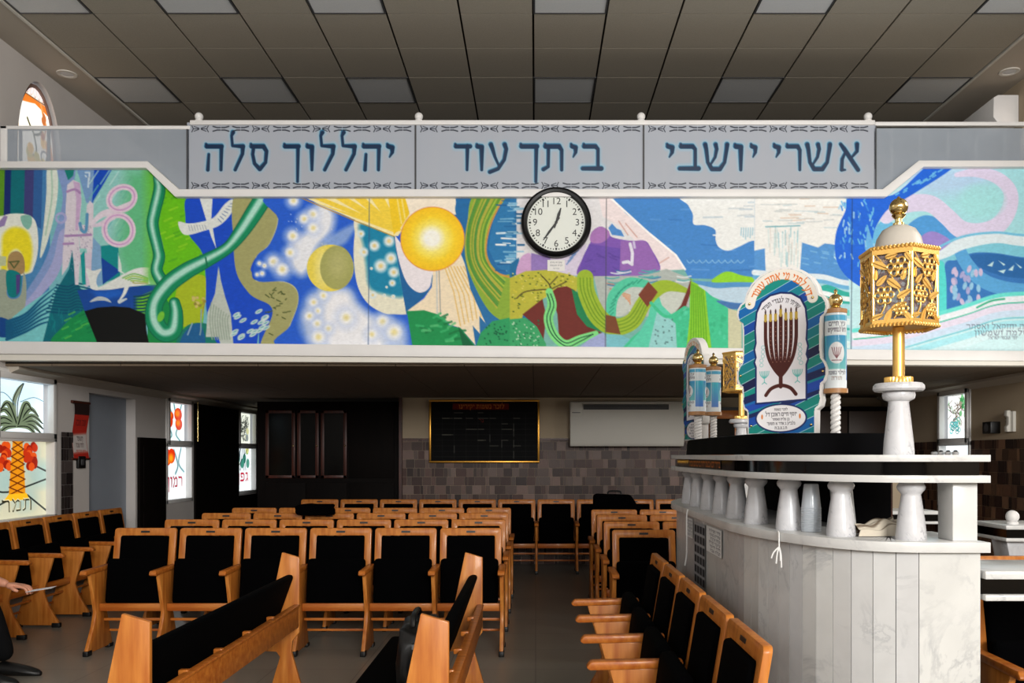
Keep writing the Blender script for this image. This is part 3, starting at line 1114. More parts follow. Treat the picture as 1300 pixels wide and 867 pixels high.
for (cx, cy, rx, ry, rot) in ((536, 180, 17, 14, .5), (522, 318, 18, 19, .4)):
    (px, py), = z((cx, cy))
    for wd, c in ((7.5, (228, 208, 224)), (1.6, (206, 150, 204))):
        pts = []
        for t in range(25):
            u, v = rx * math.cos(t * PI / 12), ry * math.sin(t * PI / 12)
            pts.append((px + u * math.cos(rot) + v * math.sin(rot), py - u * math.sin(rot) + v * math.cos(rot)))
        A.line(pts, wd, c)
for k in range(60):
    x, y = rm.choice([(rm.uniform(290, 345), rm.uniform(300, 500)), (rm.uniform(350, 404), rm.uniform(300, 400))])
    A.disc(*z((x, y))[0], .8, (150, 140, 170), alpha=.6)
for p in ([(376, 66), (394, 66), (392, 100)], [(376, 80), (380, 84)], [(390, 90), (388, 130)]):
    A.line(z(p), 2, (204, 222, 236))
A.poly(z((346, 420), (404, 420), (400, 560), (380, 570), (366, 560)), (214, 200, 216))
A.poly(z((354, 430), (372, 410), (378, 560), (362, 560)), (20, 150, 150))
# sea, whale, dolphin, black hollow
A.poly(z((340, 585), (420, 575), (540, 570), (690, 560), (700, 720), (380, 700), (360, 640)), (22, 74, 158))
A.poly(z((400, 590), (520, 580), (560, 600), (450, 630)), (30, 96, 196), feather=6)
A.poly(z((600, 620), (690, 580), (690, 700), (600, 680)), (110, 190, 40), feather=4)
for k in range(6):
    A.line(z((590, 612 + k * 13), (640, 606 + k * 14), (690, 584 + k * 14)), 2, (10, 70, 90), smooth=True)
WH = (226, 230, 226)
A.poly(z((420, 580), (470, 555), (540, 515), (600, 488), (660, 486), (690, 510), (690, 545), (640, 560), (560, 570), (480, 582)), WH, smooth=True)
A.poly(z((378, 490), (410, 498), (446, 490), (430, 520), (424, 550), (434, 582), (400, 576), (392, 540)), WH, smooth=True)
A.poly(z((655, 486), (690, 490), (694, 548), (660, 552)), (150, 214, 180), smooth=True)
for k in range(5):
    A.line(z((540 + k * 12, 530 + k * 4), (590, 512 + k * 10), (650, 530 + k * 6)), 1.6, rm.choice([(150, 200, 60), (180, 180, 110), (120, 190, 90)]), smooth=True)
A.line(z((562, 555), (546, 600), (520, 634)), [6, 4, 1], WH, smooth=True)
A.line(z((526, 634), (556, 622)), [5, 2], (206, 216, 220))
A.poly(z((394, 636), (430, 612), (470, 618), (490, 638), (460, 630), (430, 630)), (190, 200, 206), smooth=True)
A.poly(z((520, 420), (534, 470), (536, 500), (560, 520), (520, 500)), (214, 226, 220))
# grass green, yellow green
A.poly(z((660, 60), (700, 20), (850, 170), (820, 265), (836, 340), (890, 420), (906, 540), (900, 640), (880, 760), (790, 760), (720, 640), (690, 500), (720, 410), (684, 250)), (106, 196, 20), smooth=True)
A.poly(z((640, 60), (690, 60), (690, 560), (650, 540)), (104, 196, 70), feather=14)
for k in range(26):
    x, y = rm.uniform(690, 830), rm.uniform(120, 480)
    A.line(z((x, y), (x + 34, y - 14)), 2.4, rm.choice([(130, 206, 20), (80, 170, 30), (150, 214, 40)]), alpha=.7)
A.poly(z((786, 560), (850, 520), (906, 530), (902, 640), (880, 730), (800, 740), (770, 660)), (172, 192, 36), smooth=True)
A.poly(z((650, 640), (720, 600), (800, 740), (800, 830), (650, 830)), (22, 140, 70))
A.poly(z((790, 780), (830, 736), (890, 728), (940, 750), (974, 820), (790, 830)), (24, 122, 106), smooth=True)
A.poly(z((800, 790), (840, 742), (884, 736), (900, 830), (800, 830)), (30, 96, 150), smooth=True)
# royal blue, bird, white spire
A.poly(z((836, 165), (1040, 165), (1130, 165), (1130, 830), (970, 830), (912, 690), (906, 530), (890, 420), (832, 340), (816, 262)), (22, 76, 202), smooth=True)
for k in range(20):
    x, y = rm.uniform(860, 1010), rm.uniform(180, 780)
    A.line(z((x, y), (x + 34, y + rm.uniform(-6, 10))), 2, (40, 92, 216), alpha=.5)
A.poly(z((876, 170), (936, 170), (930, 270), (952, 402), (930, 350), (900, 250)), WH)
A.poly(z((784, 284), (830, 290), (880, 284), (940, 264), (990, 204), (1026, 184), (1022, 238), (970, 296), (900, 322), (812, 340)), WH, smooth=True)
for k in range(7):
    A.line(z((960 + k * 9, 270 - k * 11), (975 + k * 9, 286 - k * 14)), 1, (120, 140, 180))
    A.line(z((830 + k * 12, 298), (836 + k * 12, 322 - k)), 1, (170, 180, 190))
A.poly(z((962, 476), (946, 600), (914, 680), (906, 790), (960, 790), (974, 830), (1028, 830), (1016, 690), (990, 610), (972, 540)), (192, 200, 190))
for k in range(8):
    x = 930 + k * 11
    A.line(z((x, 640 + k * 8), (x - 6, 720), (x + 4, 800)), 1.4, (150, 168, 150), smooth=True)
A.line(z((850, 620), (880, 650), (900, 640), (884, 700)), 1.5, (170, 150, 60), smooth=True)
for k in range(14):
    A.disc(*z((rm.uniform(846, 906), rm.uniform(612, 660)))[0], 2, rm.choice([(190, 170, 60), (150, 140, 60), (204, 190, 110)]))
A.line(z((886, 670), (884, 760), (880, 780)), 1.6, (140, 170, 180))
A.line(z((846, 730), (826, 780)), 1.6, (150, 180, 200))
# black hollow in front of the green
A.poly(z((372, 676), (430, 660), (500, 655), (570, 660), (640, 690), (644, 760), (658, 830), (434, 830)), (6, 8, 8))
# olive serpent
OL = (166, 164, 108)
z1 = zz(0)
q = [(1034, 165), (1028, 380), (1042, 510), (1090, 590), (1127, 620)]
r_ = [(60, 650), (70, 700), (20, 830)]
ret = [(112, 830), (150, 740), (186, 640), (176, 576), (120, 545), (0, 540)]
ret2 = [(1108, 505), (1104, 486)]
ret3 = [(0, 440), (60, 380), (98, 270), (64, 165)]
y1 = zz(1)
A.poly(z1(q) + y1(r_) + y1(ret) + z1(ret2) + y1(ret3), OL, smooth=True)
A.line(y1((64, 170), (98, 265), (60, 380), (0, 440)) , 2, (196, 196, 150), smooth=True)
A.line(y1((0, 542), (120, 545), (178, 580), (186, 640), (150, 740), (110, 820)), 2, (196, 196, 150), smooth=True)
for k in range(22):
    x, y = rm.uniform(40, 150), rm.uniform(580, 790)
    A.line(y1((x, y), (x + rm.uniform(4, 18), y + rm.uniform(-10, 14))), 1.2, (70, 84, 40))
for k in range(10):
    for (n, x, y) in ((0, rm.uniform(1020, 1125), rm.uniform(630, 800)), (1, rm.uniform(-10, 46), rm.uniform(650, 775))):
        (px, py), = zz(n)((x, y))
        A.disc(px, py, 5.2, (224, 232, 222), ry=2.2, rot=-.5)
        A.disc(px, py, 3.4, (110, 180, 190), ry=1, rot=-.5)
# teal ropes
TG, TL = (14, 138, 92), (176, 226, 208)
for pts, w in (([(690, 88), (702, 140), (680, 240), (672, 300), (694, 400), (700, 440), (690, 500), (724, 560)], [7, 13, 13, 13, 12, 13, 13, 14]),
               ([(1170, 160), (1120, 240), (1060, 330), (1000, 400), (905, 455), (820, 500), (740, 560), (684, 640), (682, 720), (720, 772), (764, 760), (776, 690), (768, 640)], [20, 20, 17, 13, 16, 19, 20, 19, 21, 20, 19, 15, 12])):
    A.line(z(pts), [a + 2.5 for a in w], (8, 104, 74), smooth=True)
    A.line(z(pts), w, TG, smooth=True)
    A.line(z([(a - 4, b - 3) for a, b in pts]), [a * .42 for a in w], TL, feather=4, smooth=True)
A.disc(*z((708, 700))[0], 4, (120, 200, 60), ry=7, rot=.4)
A.line(z((905, 440), (912, 480)), 2, (10, 110, 80))

# ---- second quarter: stars, moon, sun
z = zz(1)
A.poly(z((66, 165), (700, 165), (700, 830), (112, 830), (150, 740), (186, 640), (176, 576), (120, 545), (0, 540), (0, 440), (60, 380), (98, 270)), (38, 96, 212), smooth=True)
A.poly(z((330, 345), (446, 286), (420, 340), (380, 385), (290, 400)), (134, 166, 224), feather=6, smooth=True)
A.poly(z((270, 205), (340, 235), (336, 320), (270, 400), (236, 490), (196, 520), (150, 470), (158, 370), (236, 310)), (238, 240, 246), feather=12, smooth=True)
A.poly(z((250, 590), (400, 575), (450, 640), (500, 690), (600, 720), (646, 770), (640, 860), (300, 860), (210, 780), (200, 690)), (176, 196, 232), feather=14, smooth=True)
A.poly(z((320, 600), (400, 590), (440, 650), (520, 720), (560, 850), (330, 850), (290, 700)), (244, 244, 248), feather=14, smooth=True)
for k in range(60):
    A.disc(*z((rm.uniform(140, 340), rm.uniform(230, 500)))[0], .7, (240, 244, 250), alpha=.7)
for (x, y, r) in [(165, 190, 20), (250, 250, 22), (212, 270, 20), (252, 310, 22), (162, 345, 22), (150, 418, 20), (77, 458, 22), (116, 492, 25), (15, 466, 8), (37, 476, 9), (5, 515, 7), (27, 510, 9), (297, 608, 18), (254, 637, 18), (272, 675, 15), (236, 698, 20), (270, 732, 20), (318, 753, 18), (275, 790, 28), (397, 704, 30), (558, 722, 26), (608, 768, 32), (510, 778, 22)]:
    (px, py), = z((x, y))
    rr = r * K
    A.disc(px, py, rr * 1.7, (206, 218, 244), feather=rr * 1.5, alpha=.75)
    A.disc(px, py, rr * .95, (248, 248, 246), feather=rr * .7)
    A.disc(px, py, rr * .42, (236, 220, 140), feather=rr * .5, alpha=.8)
A.disc(*z((327, 486))[0], 103 * K, (238, 216, 84))
A.disc(*z((292, 486))[0], 30 * K, (246, 236, 160), feather=10, ry=80 * K, alpha=.7)
A.disc(*z((355, 484))[0], 73 * K, (168, 168, 98), ry=96 * K)
A.disc(*z((360, 470))[0], 40 * K, (184, 182, 116), ry=60 * K, feather=12)
# bowl
A.poly(z((446, 270), (434, 340), (430, 440), (446, 560), (490, 640), (560, 684), (610, 690), (658, 690), (662, 680), (640, 560), (612, 370), (606, 345)), (236, 232, 208), smooth=True)
A.poly(z((460, 290), (604, 348), (636, 520), (650, 610), (560, 600), (500, 570), (486, 480), (474, 390)), (22, 134, 172), feather=6, smooth=True)
for (x, y, r) in [(462, 335, 14), (521, 388, 20), (585, 368, 20), (475, 416, 17), (594, 444, 22), (549, 477, 24), (606, 505, 20), (600, 552, 13), (514, 605, 14), (508, 488, 6), (575, 570, 5), (604, 612, 8), (565, 606, 6)]:
    (px, py), = z((x, y))
    rr = r * K
    A.disc(px, py, rr * 1.15, (226, 236, 236), feather=rr * .8)
    A.disc(px, py, rr * .4, (238, 206, 120), feather=rr * .5, alpha=.85)
# ray fan
A.poly(z((190, 165), (665, 165), (700, 250), (625, 345), (606, 346), (430, 272)), (252, 236, 176))
for (a, c) in (((230, 170), (280, 170)), ((330, 170), (390, 170)), ((420, 170), (470, 170)), ((500, 170), (560, 170)), ((300, 214), (260, 198))):
    A.poly(z(a, c, (640, 320), (610, 330)), (248, 214, 70))
A.poly(z((580, 165), (650, 165), (680, 240), (636, 310), (606, 340)), (246, 206, 40))
A.line(z((620, 170), (640, 290)), 2, (250, 226, 120))
A.line(z((640, 170), (656, 270)), 2, (250, 226, 120))
A.line(z((190, 174), (440, 280), (610, 348)), 1.2, (200, 150, 40))
A.poly(z((655, 165), (930, 165), (890, 250), (680, 262)), (246, 234, 214))
A.poly(z((890, 165), (1000, 165), (960, 260), (920, 400), (900, 300), (878, 240), (880, 200)), (34, 108, 168), smooth=True)
# right of the bowl
A.poly(z((606, 346), (640, 560), (662, 690), (760, 590), (790, 500), (690, 440)), (30, 100, 160))
A.poly(z((612, 350), (628, 450), (664, 550), (716, 594), (762, 574), (776, 520), (790, 480), (700, 450), (640, 380)), (240, 232, 236), smooth=True)
A.poly(z((780, 490), (900, 420), (924, 480), (944, 580), (1012, 732), (984, 700), (986, 776), (954, 740), (966, 826), (900, 750), (850, 735), (800, 690), (664, 676), (740, 620), (774, 570)), (244, 226, 194))
for k in range(7):
    A.line(z((830 + k * 14, 480), (870 + k * 22, 590 + k * 6), (900 + k * 18, 740 - k * 8)), 1.6, (232, 196, 120))
A.line(z((795, 500), (798, 690)), 2, (206, 206, 200))
A.line(z((806, 500), (812, 690)), 1.2, (150, 150, 150))
A.poly(z((920, 470), (1060, 640), (1060, 830), (966, 830), (986, 776), (984, 700), (1012, 732), (944, 580)), (40, 112, 168))
A.poly(z((664, 676), (740, 672), (800, 690), (850, 740), (900, 750), (966, 830), (690, 840)), (26, 146, 80))
for k in range(24):
    x, y = rm.uniform(680, 900), rm.uniform(690, 810)
    if y > 690 + max(0, (x - 800) * .6):
        A.line(z((x, y), (x + 30, y - rm.uniform(-16, 20))), 3, rm.choice([(60, 180, 110), (14, 116, 62), (90, 190, 120)]), alpha=.75)
A.poly(z((890, 745), (960, 830), (910, 830)), (10, 100, 60))
# sun
(sx, sy), = z((777, 358))
A.disc(sx, sy, 142 * K, (230, 150, 70))
A.disc(sx, sy, 138 * K, lambda X, Y: np.stack([np.full(X.shape, 252.), np.clip(198 + 34 * np.clip(1.3 - np.hypot(X - sx, Y - sy) / 32, 0, 1), 0, 255), np.clip(30 + 50 * np.clip(1 - np.hypot(X - sx, Y - sy) / 40, 0, 1), 0, 255)], -1))
A.disc(sx, sy, 74 * K, (252, 236, 130), feather=14)
A.disc(sx - 1, sy - 1, 46 * K, (254, 252, 240), feather=9)
# green trunk and water
A.poly(z((960, 165), (1100, 165), (1050, 250), (1014, 380), (1030, 460), (1080, 515), (1140, 530), (1140, 720), (1040, 690), (960, 560), (920, 430), (930, 290)), (140, 174, 58), smooth=True)
for k in range(16):
    o_ = k * 8
    A.line(z((970 + o_, 170), (930 + o_ * .75, 300), (926 + o_ * .7, 430), (966 + o_ * .7, 540 - k * 3), (1060 + o_ * .3, 660 - k * 8)), 2, rm.choice([(96, 150, 46), (176, 196, 70), (190, 176, 70), (70, 140, 60)]), smooth=True, alpha=.8)
A.line(z((1092, 170), (1030, 300), (1012, 420), (1050, 500), (1130, 530)), 2.4, (206, 150, 70), smooth=True)
A.poly(z((1104, 165), (1140, 165), (1300, 165), (1300, 530), (1128, 520), (1060, 480), (1022, 400), (1044, 280)), (44, 122, 178))
for k in range(36):
    y = rm.uniform(190, 500)
    x = rm.uniform(1050, 1180)
    A.line(z((x, y), (x + rm.uniform(20, 70), y + rm.uniform(-3, 3))), rm.uniform(1, 2.6), rm.choice([(214, 232, 240), (120, 180, 214), (240, 244, 244), (26, 92, 150)]))
A.poly(z((968, 830), (990, 770), (1040, 720), (1140, 700), (1140, 840)), (44, 156, 96))
for k in range(30):
    A.disc(*z((rm.uniform(1000, 1120), rm.uniform(730, 820)))[0], 1, (12, 90, 60))

# ---- third quarter
z = zz(2)
A.poly(z((20, 165), (520, 165), (640, 360), (660, 500), (20, 520)), (228, 226, 228))
for k in range(20):
    y = rm.uniform(190, 480)
    x = rm.uniform(-20, 30)
    A.line(z((x, y), (x + rm.uniform(20, 50), y)), rm.uniform(1, 3), rm.choice([(60, 130, 180), (150, 196, 220), (30, 100, 150)]))
A.poly(z((-10, 470), (30, 440), (40, 520), (-10, 530)), (30, 110, 160))
A.poly(z((20, 520), (34, 450), (60, 424), (84, 430), (88, 520)), (206, 164, 206), smooth=True)
A.poly(z((84, 420), (170, 440), (172, 510), (84, 512)), (150, 124, 190))
A.poly(z((170, 440), (330, 380), (300, 520), (170, 520)), (214, 204, 224))
for k in range(5):
    A.line(z((240 + k * 8, 470 - k * 14), (268 + k * 12, 440 - k * 16)), 1.6, (110, 140, 190))
# sky
A.poly(z((430, 165), (1160, 165), (1160, 540), (780, 532), (720, 425), (650, 366), (600, 326), (500, 246)), (70, 136, 206))
for k in range(18):
    y = rm.uniform(190, 500)
    x = rm.uniform(560, 1050)
    A.line(z((x, y), (x + rm.uniform(40, 90), y + rm.uniform(-4, 4))), 2, rm.choice([(96, 158, 220), (54, 116, 188)]), alpha=.7)
for k in range(9):
    x = 770 + k * 28
    A.line(z((x, 452), (x + 12, 464), (x + 28, 452)), 1.2, (130, 184, 226), smooth=True)
A.poly(z((760, 165), (1160, 165), (1160, 420), (1115, 378), (1060, 366), (1000, 392), (950, 410), (910, 394), (896, 360), (894, 318), (850, 298), (800, 294), (796, 250), (776, 210)), (238, 240, 238), smooth=True)
for k in range(14):
    y = rm.uniform(190, 360)
    x = rm.uniform(800, 1080)
    A.line(z((x, y), (x + rm.uniform(30, 90), y - rm.uniform(0, 6))), 2, rm.choice([(206, 214, 218), (246, 246, 244), (190, 206, 216)]), alpha=.8)
for k in range(12):
    x = 1010 + k * 10
    A.line(z((x, 310), (x - 2, 350 + rm.uniform(-10, 16))), 1.2, (150, 196, 214))
# pale mountain edge
A.poly(z((430, 165), (500, 246), (600, 326), (650, 366), (720, 425), (762, 492), (640, 500), (560, 380), (470, 300), (400, 260), (380, 165)), (240, 226, 226))
A.line(z((436, 180), (600, 330), (722, 430), (762, 492)), 2.4, (252, 250, 248))
for p in ([(470, 280), (510, 340)], [(500, 290), (550, 350)], [(640, 470), (690, 440)]):
    A.line(z(p), 1.5, (212, 170, 160))
# purple mountains
A.poly(z((290, 520), (312, 440), (346, 370), (352, 328), (388, 304), (424, 322), (440, 350), (520, 366), (584, 366), (612, 400), (652, 492), (560, 520), (420, 530)), (128, 88, 178), smooth=True)
A.poly(z((290, 520), (312, 440), (340, 380), (480, 400), (474, 520), (420, 530)), (108, 78, 172))
A.poly(z((478, 366), (584, 366), (612, 400), (652, 492), (560, 520), (474, 520)), (150, 104, 180))
A.poly(z((350, 330), (388, 304), (424, 322), (426, 350), (390, 376), (346, 370)), (172, 120, 186), smooth=True)
A.poly(z((424, 310), (440, 290), (460, 312), (480, 320), (494, 348), (440, 340)), (80, 140, 206))
for k in range(8):
    x, y = rm.uniform(320, 470), rm.uniform(390, 510)
    A.line(z((x, y), (x + 30, y + rm.uniform(-20, 20))), 1.6, (90, 64, 150), alpha=.8)
A.line(z((520, 380), (530, 420), (528, 462)), 4, (226, 224, 236))
A.line(z((490, 462), (510, 458), (528, 470)), 4, (226, 224, 236))
A.line(z((536, 372), (540, 396)), 3, (206, 196, 226))
# water behind the loops
A.poly(z((360, 522), (560, 520), (680, 490), (784, 532), (784, 700), (400, 700)), (176, 184, 178))
for k in range(34):
    y = rm.uniform(496, 560) if k % 2 else rm.uniform(530, 680)
    x = rm.uniform(400, 740)
    A.line(z((x, y), (x + 30, y + 4), (x + 60, y - 2)), 1.8, rm.choice([(60, 120, 170), (226, 232, 232), (196, 130, 100), (80, 170, 170)]), smooth=True, alpha=.85)
# tree canopy
A.poly(z((-10, 530), (60, 500), (160, 494), (260, 516), (296, 530), (280, 610), (200, 580), (140, 620), (50, 690), (40, 720), (-10, 720)), (188, 184, 62))
for k in range(150):
    x, y = rm.uniform(0, 280), rm.uniform(505, 690)
    if y < 700 - x * .55:
        A.disc(*z((x, y))[0], 1.1, rm.choice([(96, 110, 30), (60, 90, 30), (220, 210, 110), (214, 196, 60)]), ry=.8)
for p in ([(170, 600), (165, 560), (130, 520)], [(166, 560), (200, 524)], [(150, 580), (60, 590), (20, 620)], [(170, 580), (240, 546)]):
    A.line(z(p), 1.4, (70, 60, 30), smooth=True)
A.line(z((36, 700), (38, 750)), 3, (190, 190, 70))
# teal field and columns
A.poly(z((470, 840), (530, 790), (590, 740), (612, 650), (700, 700), (780, 660), (786, 530), (860, 575), (952, 668), (952, 840)), (66, 196, 146))
A.poly(z((500, 840), (560, 770), (600, 700), (612, 640), (640, 600), (700, 690), (720, 840)), (90, 206, 172))
A.poly(z((600, 840), (640, 670), (720, 730), (726, 840)), (150, 208, 206))
for k in range(18):
    A.line(z((rm.uniform(626, 710), rm.uniform(700, 820)), (rm.uniform(626, 710), rm.uniform(700, 820)))[:1] * 2, 2.2, (90, 130, 130))
for k in range(40):
    x, y = rm.uniform(730, 940), rm.uniform(640, 820)
    A.disc(*z((x, y))[0], 2, rm.choice([(50, 176, 126), (90, 210, 170)]), ry=3, alpha=.6)
A.poly(z((784, 530), (850, 576), (862, 700), (878, 840), (768, 840), (782, 700)), (140, 204, 44))
for k in range(7):
    A.line(z((792 + k * 8, 556 + k * 4), (790 + k * 10, 700), (786 + k * 12, 830)), 1.5, (96, 170, 30))
A.poly(z((952, 664), (1010, 680), (1010, 840), (952, 840)), (206, 204, 170))
# loops: grey discs, brown, lime and teal bands
A.poly(z((415, 700), (440, 590), (520, 540), (596, 560), (560, 640), (480, 700)), (196, 202, 194))
A.poly(z((640, 590), (700, 560), (772, 580), (770, 640), (706, 694), (660, 650)), (200, 206, 196))
for k in range(6):
    A.line(z((470 + k * 10, 590 + k * 10), (520, 606 + k * 8)), 1.4, (214, 150, 110))
A.line(z((436, 700), (446, 612), (510, 552), (590, 556)), [12, 14, 13, 10], (84, 200, 162), smooth=True)
for k in range(12):
    t = k / 12
    x, y = 436 + 140 * t * t + 10 * t, 690 - 150 * math.sin(t * 1.5)
    A.line(z((x - 10, y + 10), (x + 10, y - 8)), 1.2, (40, 150, 120))
BR = (112, 44, 36)
A.poly(z((170, 594), (200, 572), (240, 566), (276, 584), (290, 660), (330, 740), (400, 772), (300, 784), (236, 822), (206, 780), (200, 690)), BR)
A.poly(z((262, 578), (300, 600), (330, 700), (400, 770), (330, 744), (286, 690)), (30, 130, 80))
A.poly(z((46, 690), (134, 622), (152, 700), (138, 806), (104, 740)), BR)
LM = (156, 184, 48)
A.line(z((322, 530), (330, 600), (380, 700), (450, 745), (530, 720), (580, 640), (630, 585), (690, 565), (780, 590)), [21, 22, 23, 22, 21, 19, 19, 14, 5], LM, smooth=True)
for o_ in (-22, -8, 8, 22):
    A.line(z((322 + o_, 530), (330 + o_, 600), (380 + o_ * .8, 700 - o_ * .5), (450, 745 - o_), (530 - o_ * .6, 720 - o_ * .8), (580 - o_ * .6, 640 - o_ * .6)), 1.3, (106, 150, 30), smooth=True)
A.poly(z((412, 692), (456, 700), (478, 778), (412, 768)), (122, 70, 40))
A.poly(z((556, 604), (600, 546), (642, 592), (596, 658)), (122, 60, 40))
A.poly(z((788, 532), (784, 600), (764, 660), (706, 696), (744, 650), (772, 580)), BR)
A.line(z((612, 640), (680, 700), (760, 660)), 4, (66, 196, 146), smooth=True)
A.line(z((164, 590), (176, 650), (160, 710), (184, 780), (236, 822), (300, 800), (370, 772)), [9, 12, 12, 12, 11, 11, 6], (128, 220, 132), smooth=True)
for o_ in (-9, 6):
    A.line(z((164 + o_, 600), (178 + o_, 650), (162 + o_, 710), (186 + o_, 780), (240, 822 - o_), (300, 800 - o_), (356, 778)), 1.2, (20, 70, 50), smooth=True)
A.poly(z((-10, 712), (60, 705), (110, 745), (150, 820), (150, 845), (-10, 845)), (60, 164, 104))
for k in range(60):
    x, y = rm.uniform(0, 120), rm.uniform(715, 830)
    A.disc(*z((x, y))[0], .9, rm.choice([(190, 220, 190), (20, 110, 70)]))
A.poly(z((290, 840), (340, 800), (400, 770), (416, 790), (416, 845)), (160, 170, 212))
A.poly(z((416, 776), (480, 780), (520, 800), (480, 845), (416, 845)), (120, 190, 200))
# sea on the right
A.poly(z((784, 540), (900, 548), (1000, 545), (1160, 530), (1160, 690), (960, 664), (862, 580)), (86, 150, 204))
A.poly(z((820, 560), (900, 575), (1000, 570), (1160, 575), (1160, 625), (1000, 640), (900, 620), (850, 585)), (190, 214, 230), smooth=True)
A.poly(z((900, 630), (980, 640), (1040, 650), (980, 668), (940, 655)), (70, 116, 176), smooth=True)
A.poly(z((880, 548), (920, 510), (960, 502), (1020, 520), (1160, 540), (1160, 552), (1000, 548)), (146, 214, 44), smooth=True)

# ---- right quarter
z = zz(3)
A.poly(z((-60, 165), (380, 165), (350, 230), (300, 330), (290, 440), (440, 600), (440, 840), (-60, 840)), (86, 150, 214))
A.poly(z((-60, 165), (380, 165), (346, 240), (306, 330), (300, 384), (250, 378), (220, 396), (150, 374), (140, 510), (-10, 510), (-14, 400), (-60, 410)), (240, 240, 236))
for k in range(40):
    y = rm.uniform(180, 310)
    x = rm.uniform(-40, 290)
    A.line(z((x, y), (x + rm.uniform(30, 90), y + rm.uniform(-3, 3))), 1.4, rm.choice([(200, 206, 206), (214, 190, 170), (190, 210, 216), (246, 246, 244)]), alpha=.8)
for k in range(46):
    x = rm.uniform(-4, 134)
    y = rm.uniform(300, 420)
    A.line(z((x, y), (x * .96 + 3, y + rm.uniform(40, 90))), 1.4, rm.choice([(200, 220, 220), (150, 196, 206), (240, 244, 242), (220, 214, 206)]), alpha=.8)
A.line(z((-10, 305), (140, 300)), 1.6, (120, 180, 190))
for k in range(9):
    x, y = rm.uniform(150, 300), rm.uniform(400, 500)
    A.line(z((x, y), (x + 26, y + 5)), 1.6, (120, 180, 226))
A.poly(z((-60, 500), (120, 516), (240, 524), (340, 552), (440, 585), (440, 850), (-60, 850)), (170, 220, 228))
A.poly(z((230, 570), (270, 560), (340, 590), (440, 604), (440, 640), (300, 640), (230, 600)), (50, 176, 160), smooth=True)
for yy, c, w in ((520, (226, 238, 244), 7), (540, (110, 180, 222), 5), (590, (240, 246, 246), 6), (650, (110, 206, 196), 7), (690, (226, 240, 240), 8), (722, (60, 176, 166), 3), (750, (150, 220, 220), 8), (790, (220, 240, 240), 9)):
    A.line(z((-60, yy - 14), (110, yy), (240, yy + 6), (330, yy + 30), (450, yy + 40)), w, c, smooth=True)
# base of the right part
A.poly(z((340, 165), (900, 20), (1400, 20), (1400, 850), (360, 850), (360, 640)), (196, 234, 238))
A.poly(z((470, 300), (560, 240), (800, 60), (1400, 30), (1400, 340), (850, 345), (640, 480)), (172, 228, 236))
A.poly(z((620, 40), (1000, 40), (960, 140), (760, 170), (600, 150)), (186, 218, 246), feather=20)
# left teal inner and blue arch
A.poly(z((454, 420), (462, 340), (500, 280), (560, 300), (600, 420), (520, 440)), (110, 190, 232), smooth=True)
A.poly(z((560, 430), (600, 320), (650, 270), (704, 254), (760, 280), (836, 360), (760, 420), (600, 450)), (84, 160, 224), smooth=True)
A.poly(z((640, 430), (664, 360), (710, 326), (760, 336), (806, 376), (740, 430)), (160, 140, 212), smooth=True)
# pale swirl
SW = (226, 216, 242)
A.line(z((520, 262), (570, 220), (640, 200), (720, 206), (790, 262), (850, 316), (930, 330), (1010, 300), (1060, 230), (1066, 150), (1010, 90), (920, 66), (830, 76)), [17, 22, 22, 22, 22, 23, 24, 22, 20, 18, 16, 12, 6], SW, smooth=True)
A.disc(*z((940, 190))[0], 28, (170, 232, 234), ry=22, feather=10, alpha=.8)
# blue blob with dabs
A.poly(z((366, 165), (548, 165), (705, 36), (822, 36), (640, 160), (545, 215), (500, 262), (466, 330), (462, 400), (470, 470), (500, 590), (440, 586), (346, 524), (298, 440), (300, 330), (340, 236)), (32, 104, 222), smooth=True)
A.poly(z((440, 300), (426, 400), (460, 480), (470, 400)), (110, 180, 232))
for k in range(64):
    x, y = rm.uniform(310, 470), rm.uniform(180, 470)
    if abs(x - 300) > 14:
        A.line(z((x, y), (x + rm.uniform(-8, 10), y + rm.uniform(8, 26))), 2, rm.choice([(110, 190, 236), (170, 214, 240), (60, 140, 226)]), alpha=.9)
for k in range(20):
    t = rm.uniform(0, 1)
    x, y = 540 + t * 230, 190 - t * 140 + rm.uniform(-14, 10)
    A.line(z((x, y), (x + 14, y - 8)), 1.8, (110, 190, 240))
# big wave and dark eye
A.poly(z((640, 470), (760, 430), (860, 380), (1000, 352), (1400, 370), (1400, 720), (860, 700), (760, 730)), (130, 206, 226))
A.poly(z((776, 480), (830, 450), (900, 420), (1000, 420), (1140, 440), (1400, 450), (1400, 590), (1127, 600), (1000, 612), (900, 650), (840, 690), (782, 714)), (58, 122, 192), smooth=True)
A.poly(z((890, 432), (1000, 424), (1127, 444), (1400, 460), (1400, 540), (1100, 530), (1000, 512), (930, 480)), (44, 106, 172), smooth=True)
A.line(z((836, 390), (870, 460), (930, 530), (1020, 570), (1150, 585), (1400, 580)), [15, 17, 18, 18, 17, 17], (92, 168, 222), smooth=True)
A.line(z((690, 460), (780, 420), (860, 376), (1000, 352), (1127, 366), (1400, 380)), [5, 12, 16, 14, 14, 14], (226, 240, 246), smooth=True)
A.line(z((720, 412), (850, 350), (1000, 330), (1127, 342), (1400, 350)), 3, (120, 200, 232), smooth=True)
A.line(z((760, 470), (770, 560), (770, 720)), 9, (90, 220, 214), smooth=True)
for k in range(26):
    x, y = rm.uniform(796, 950), rm.uniform(490, 650)
    if y < 700 - (x - 796) * .6:
        A.disc(*z((x, y))[0], 2.6, rm.choice([(206, 190, 220), (150, 200, 230), (170, 170, 214)]), ry=5, rot=rm.uniform(-.5, .5))
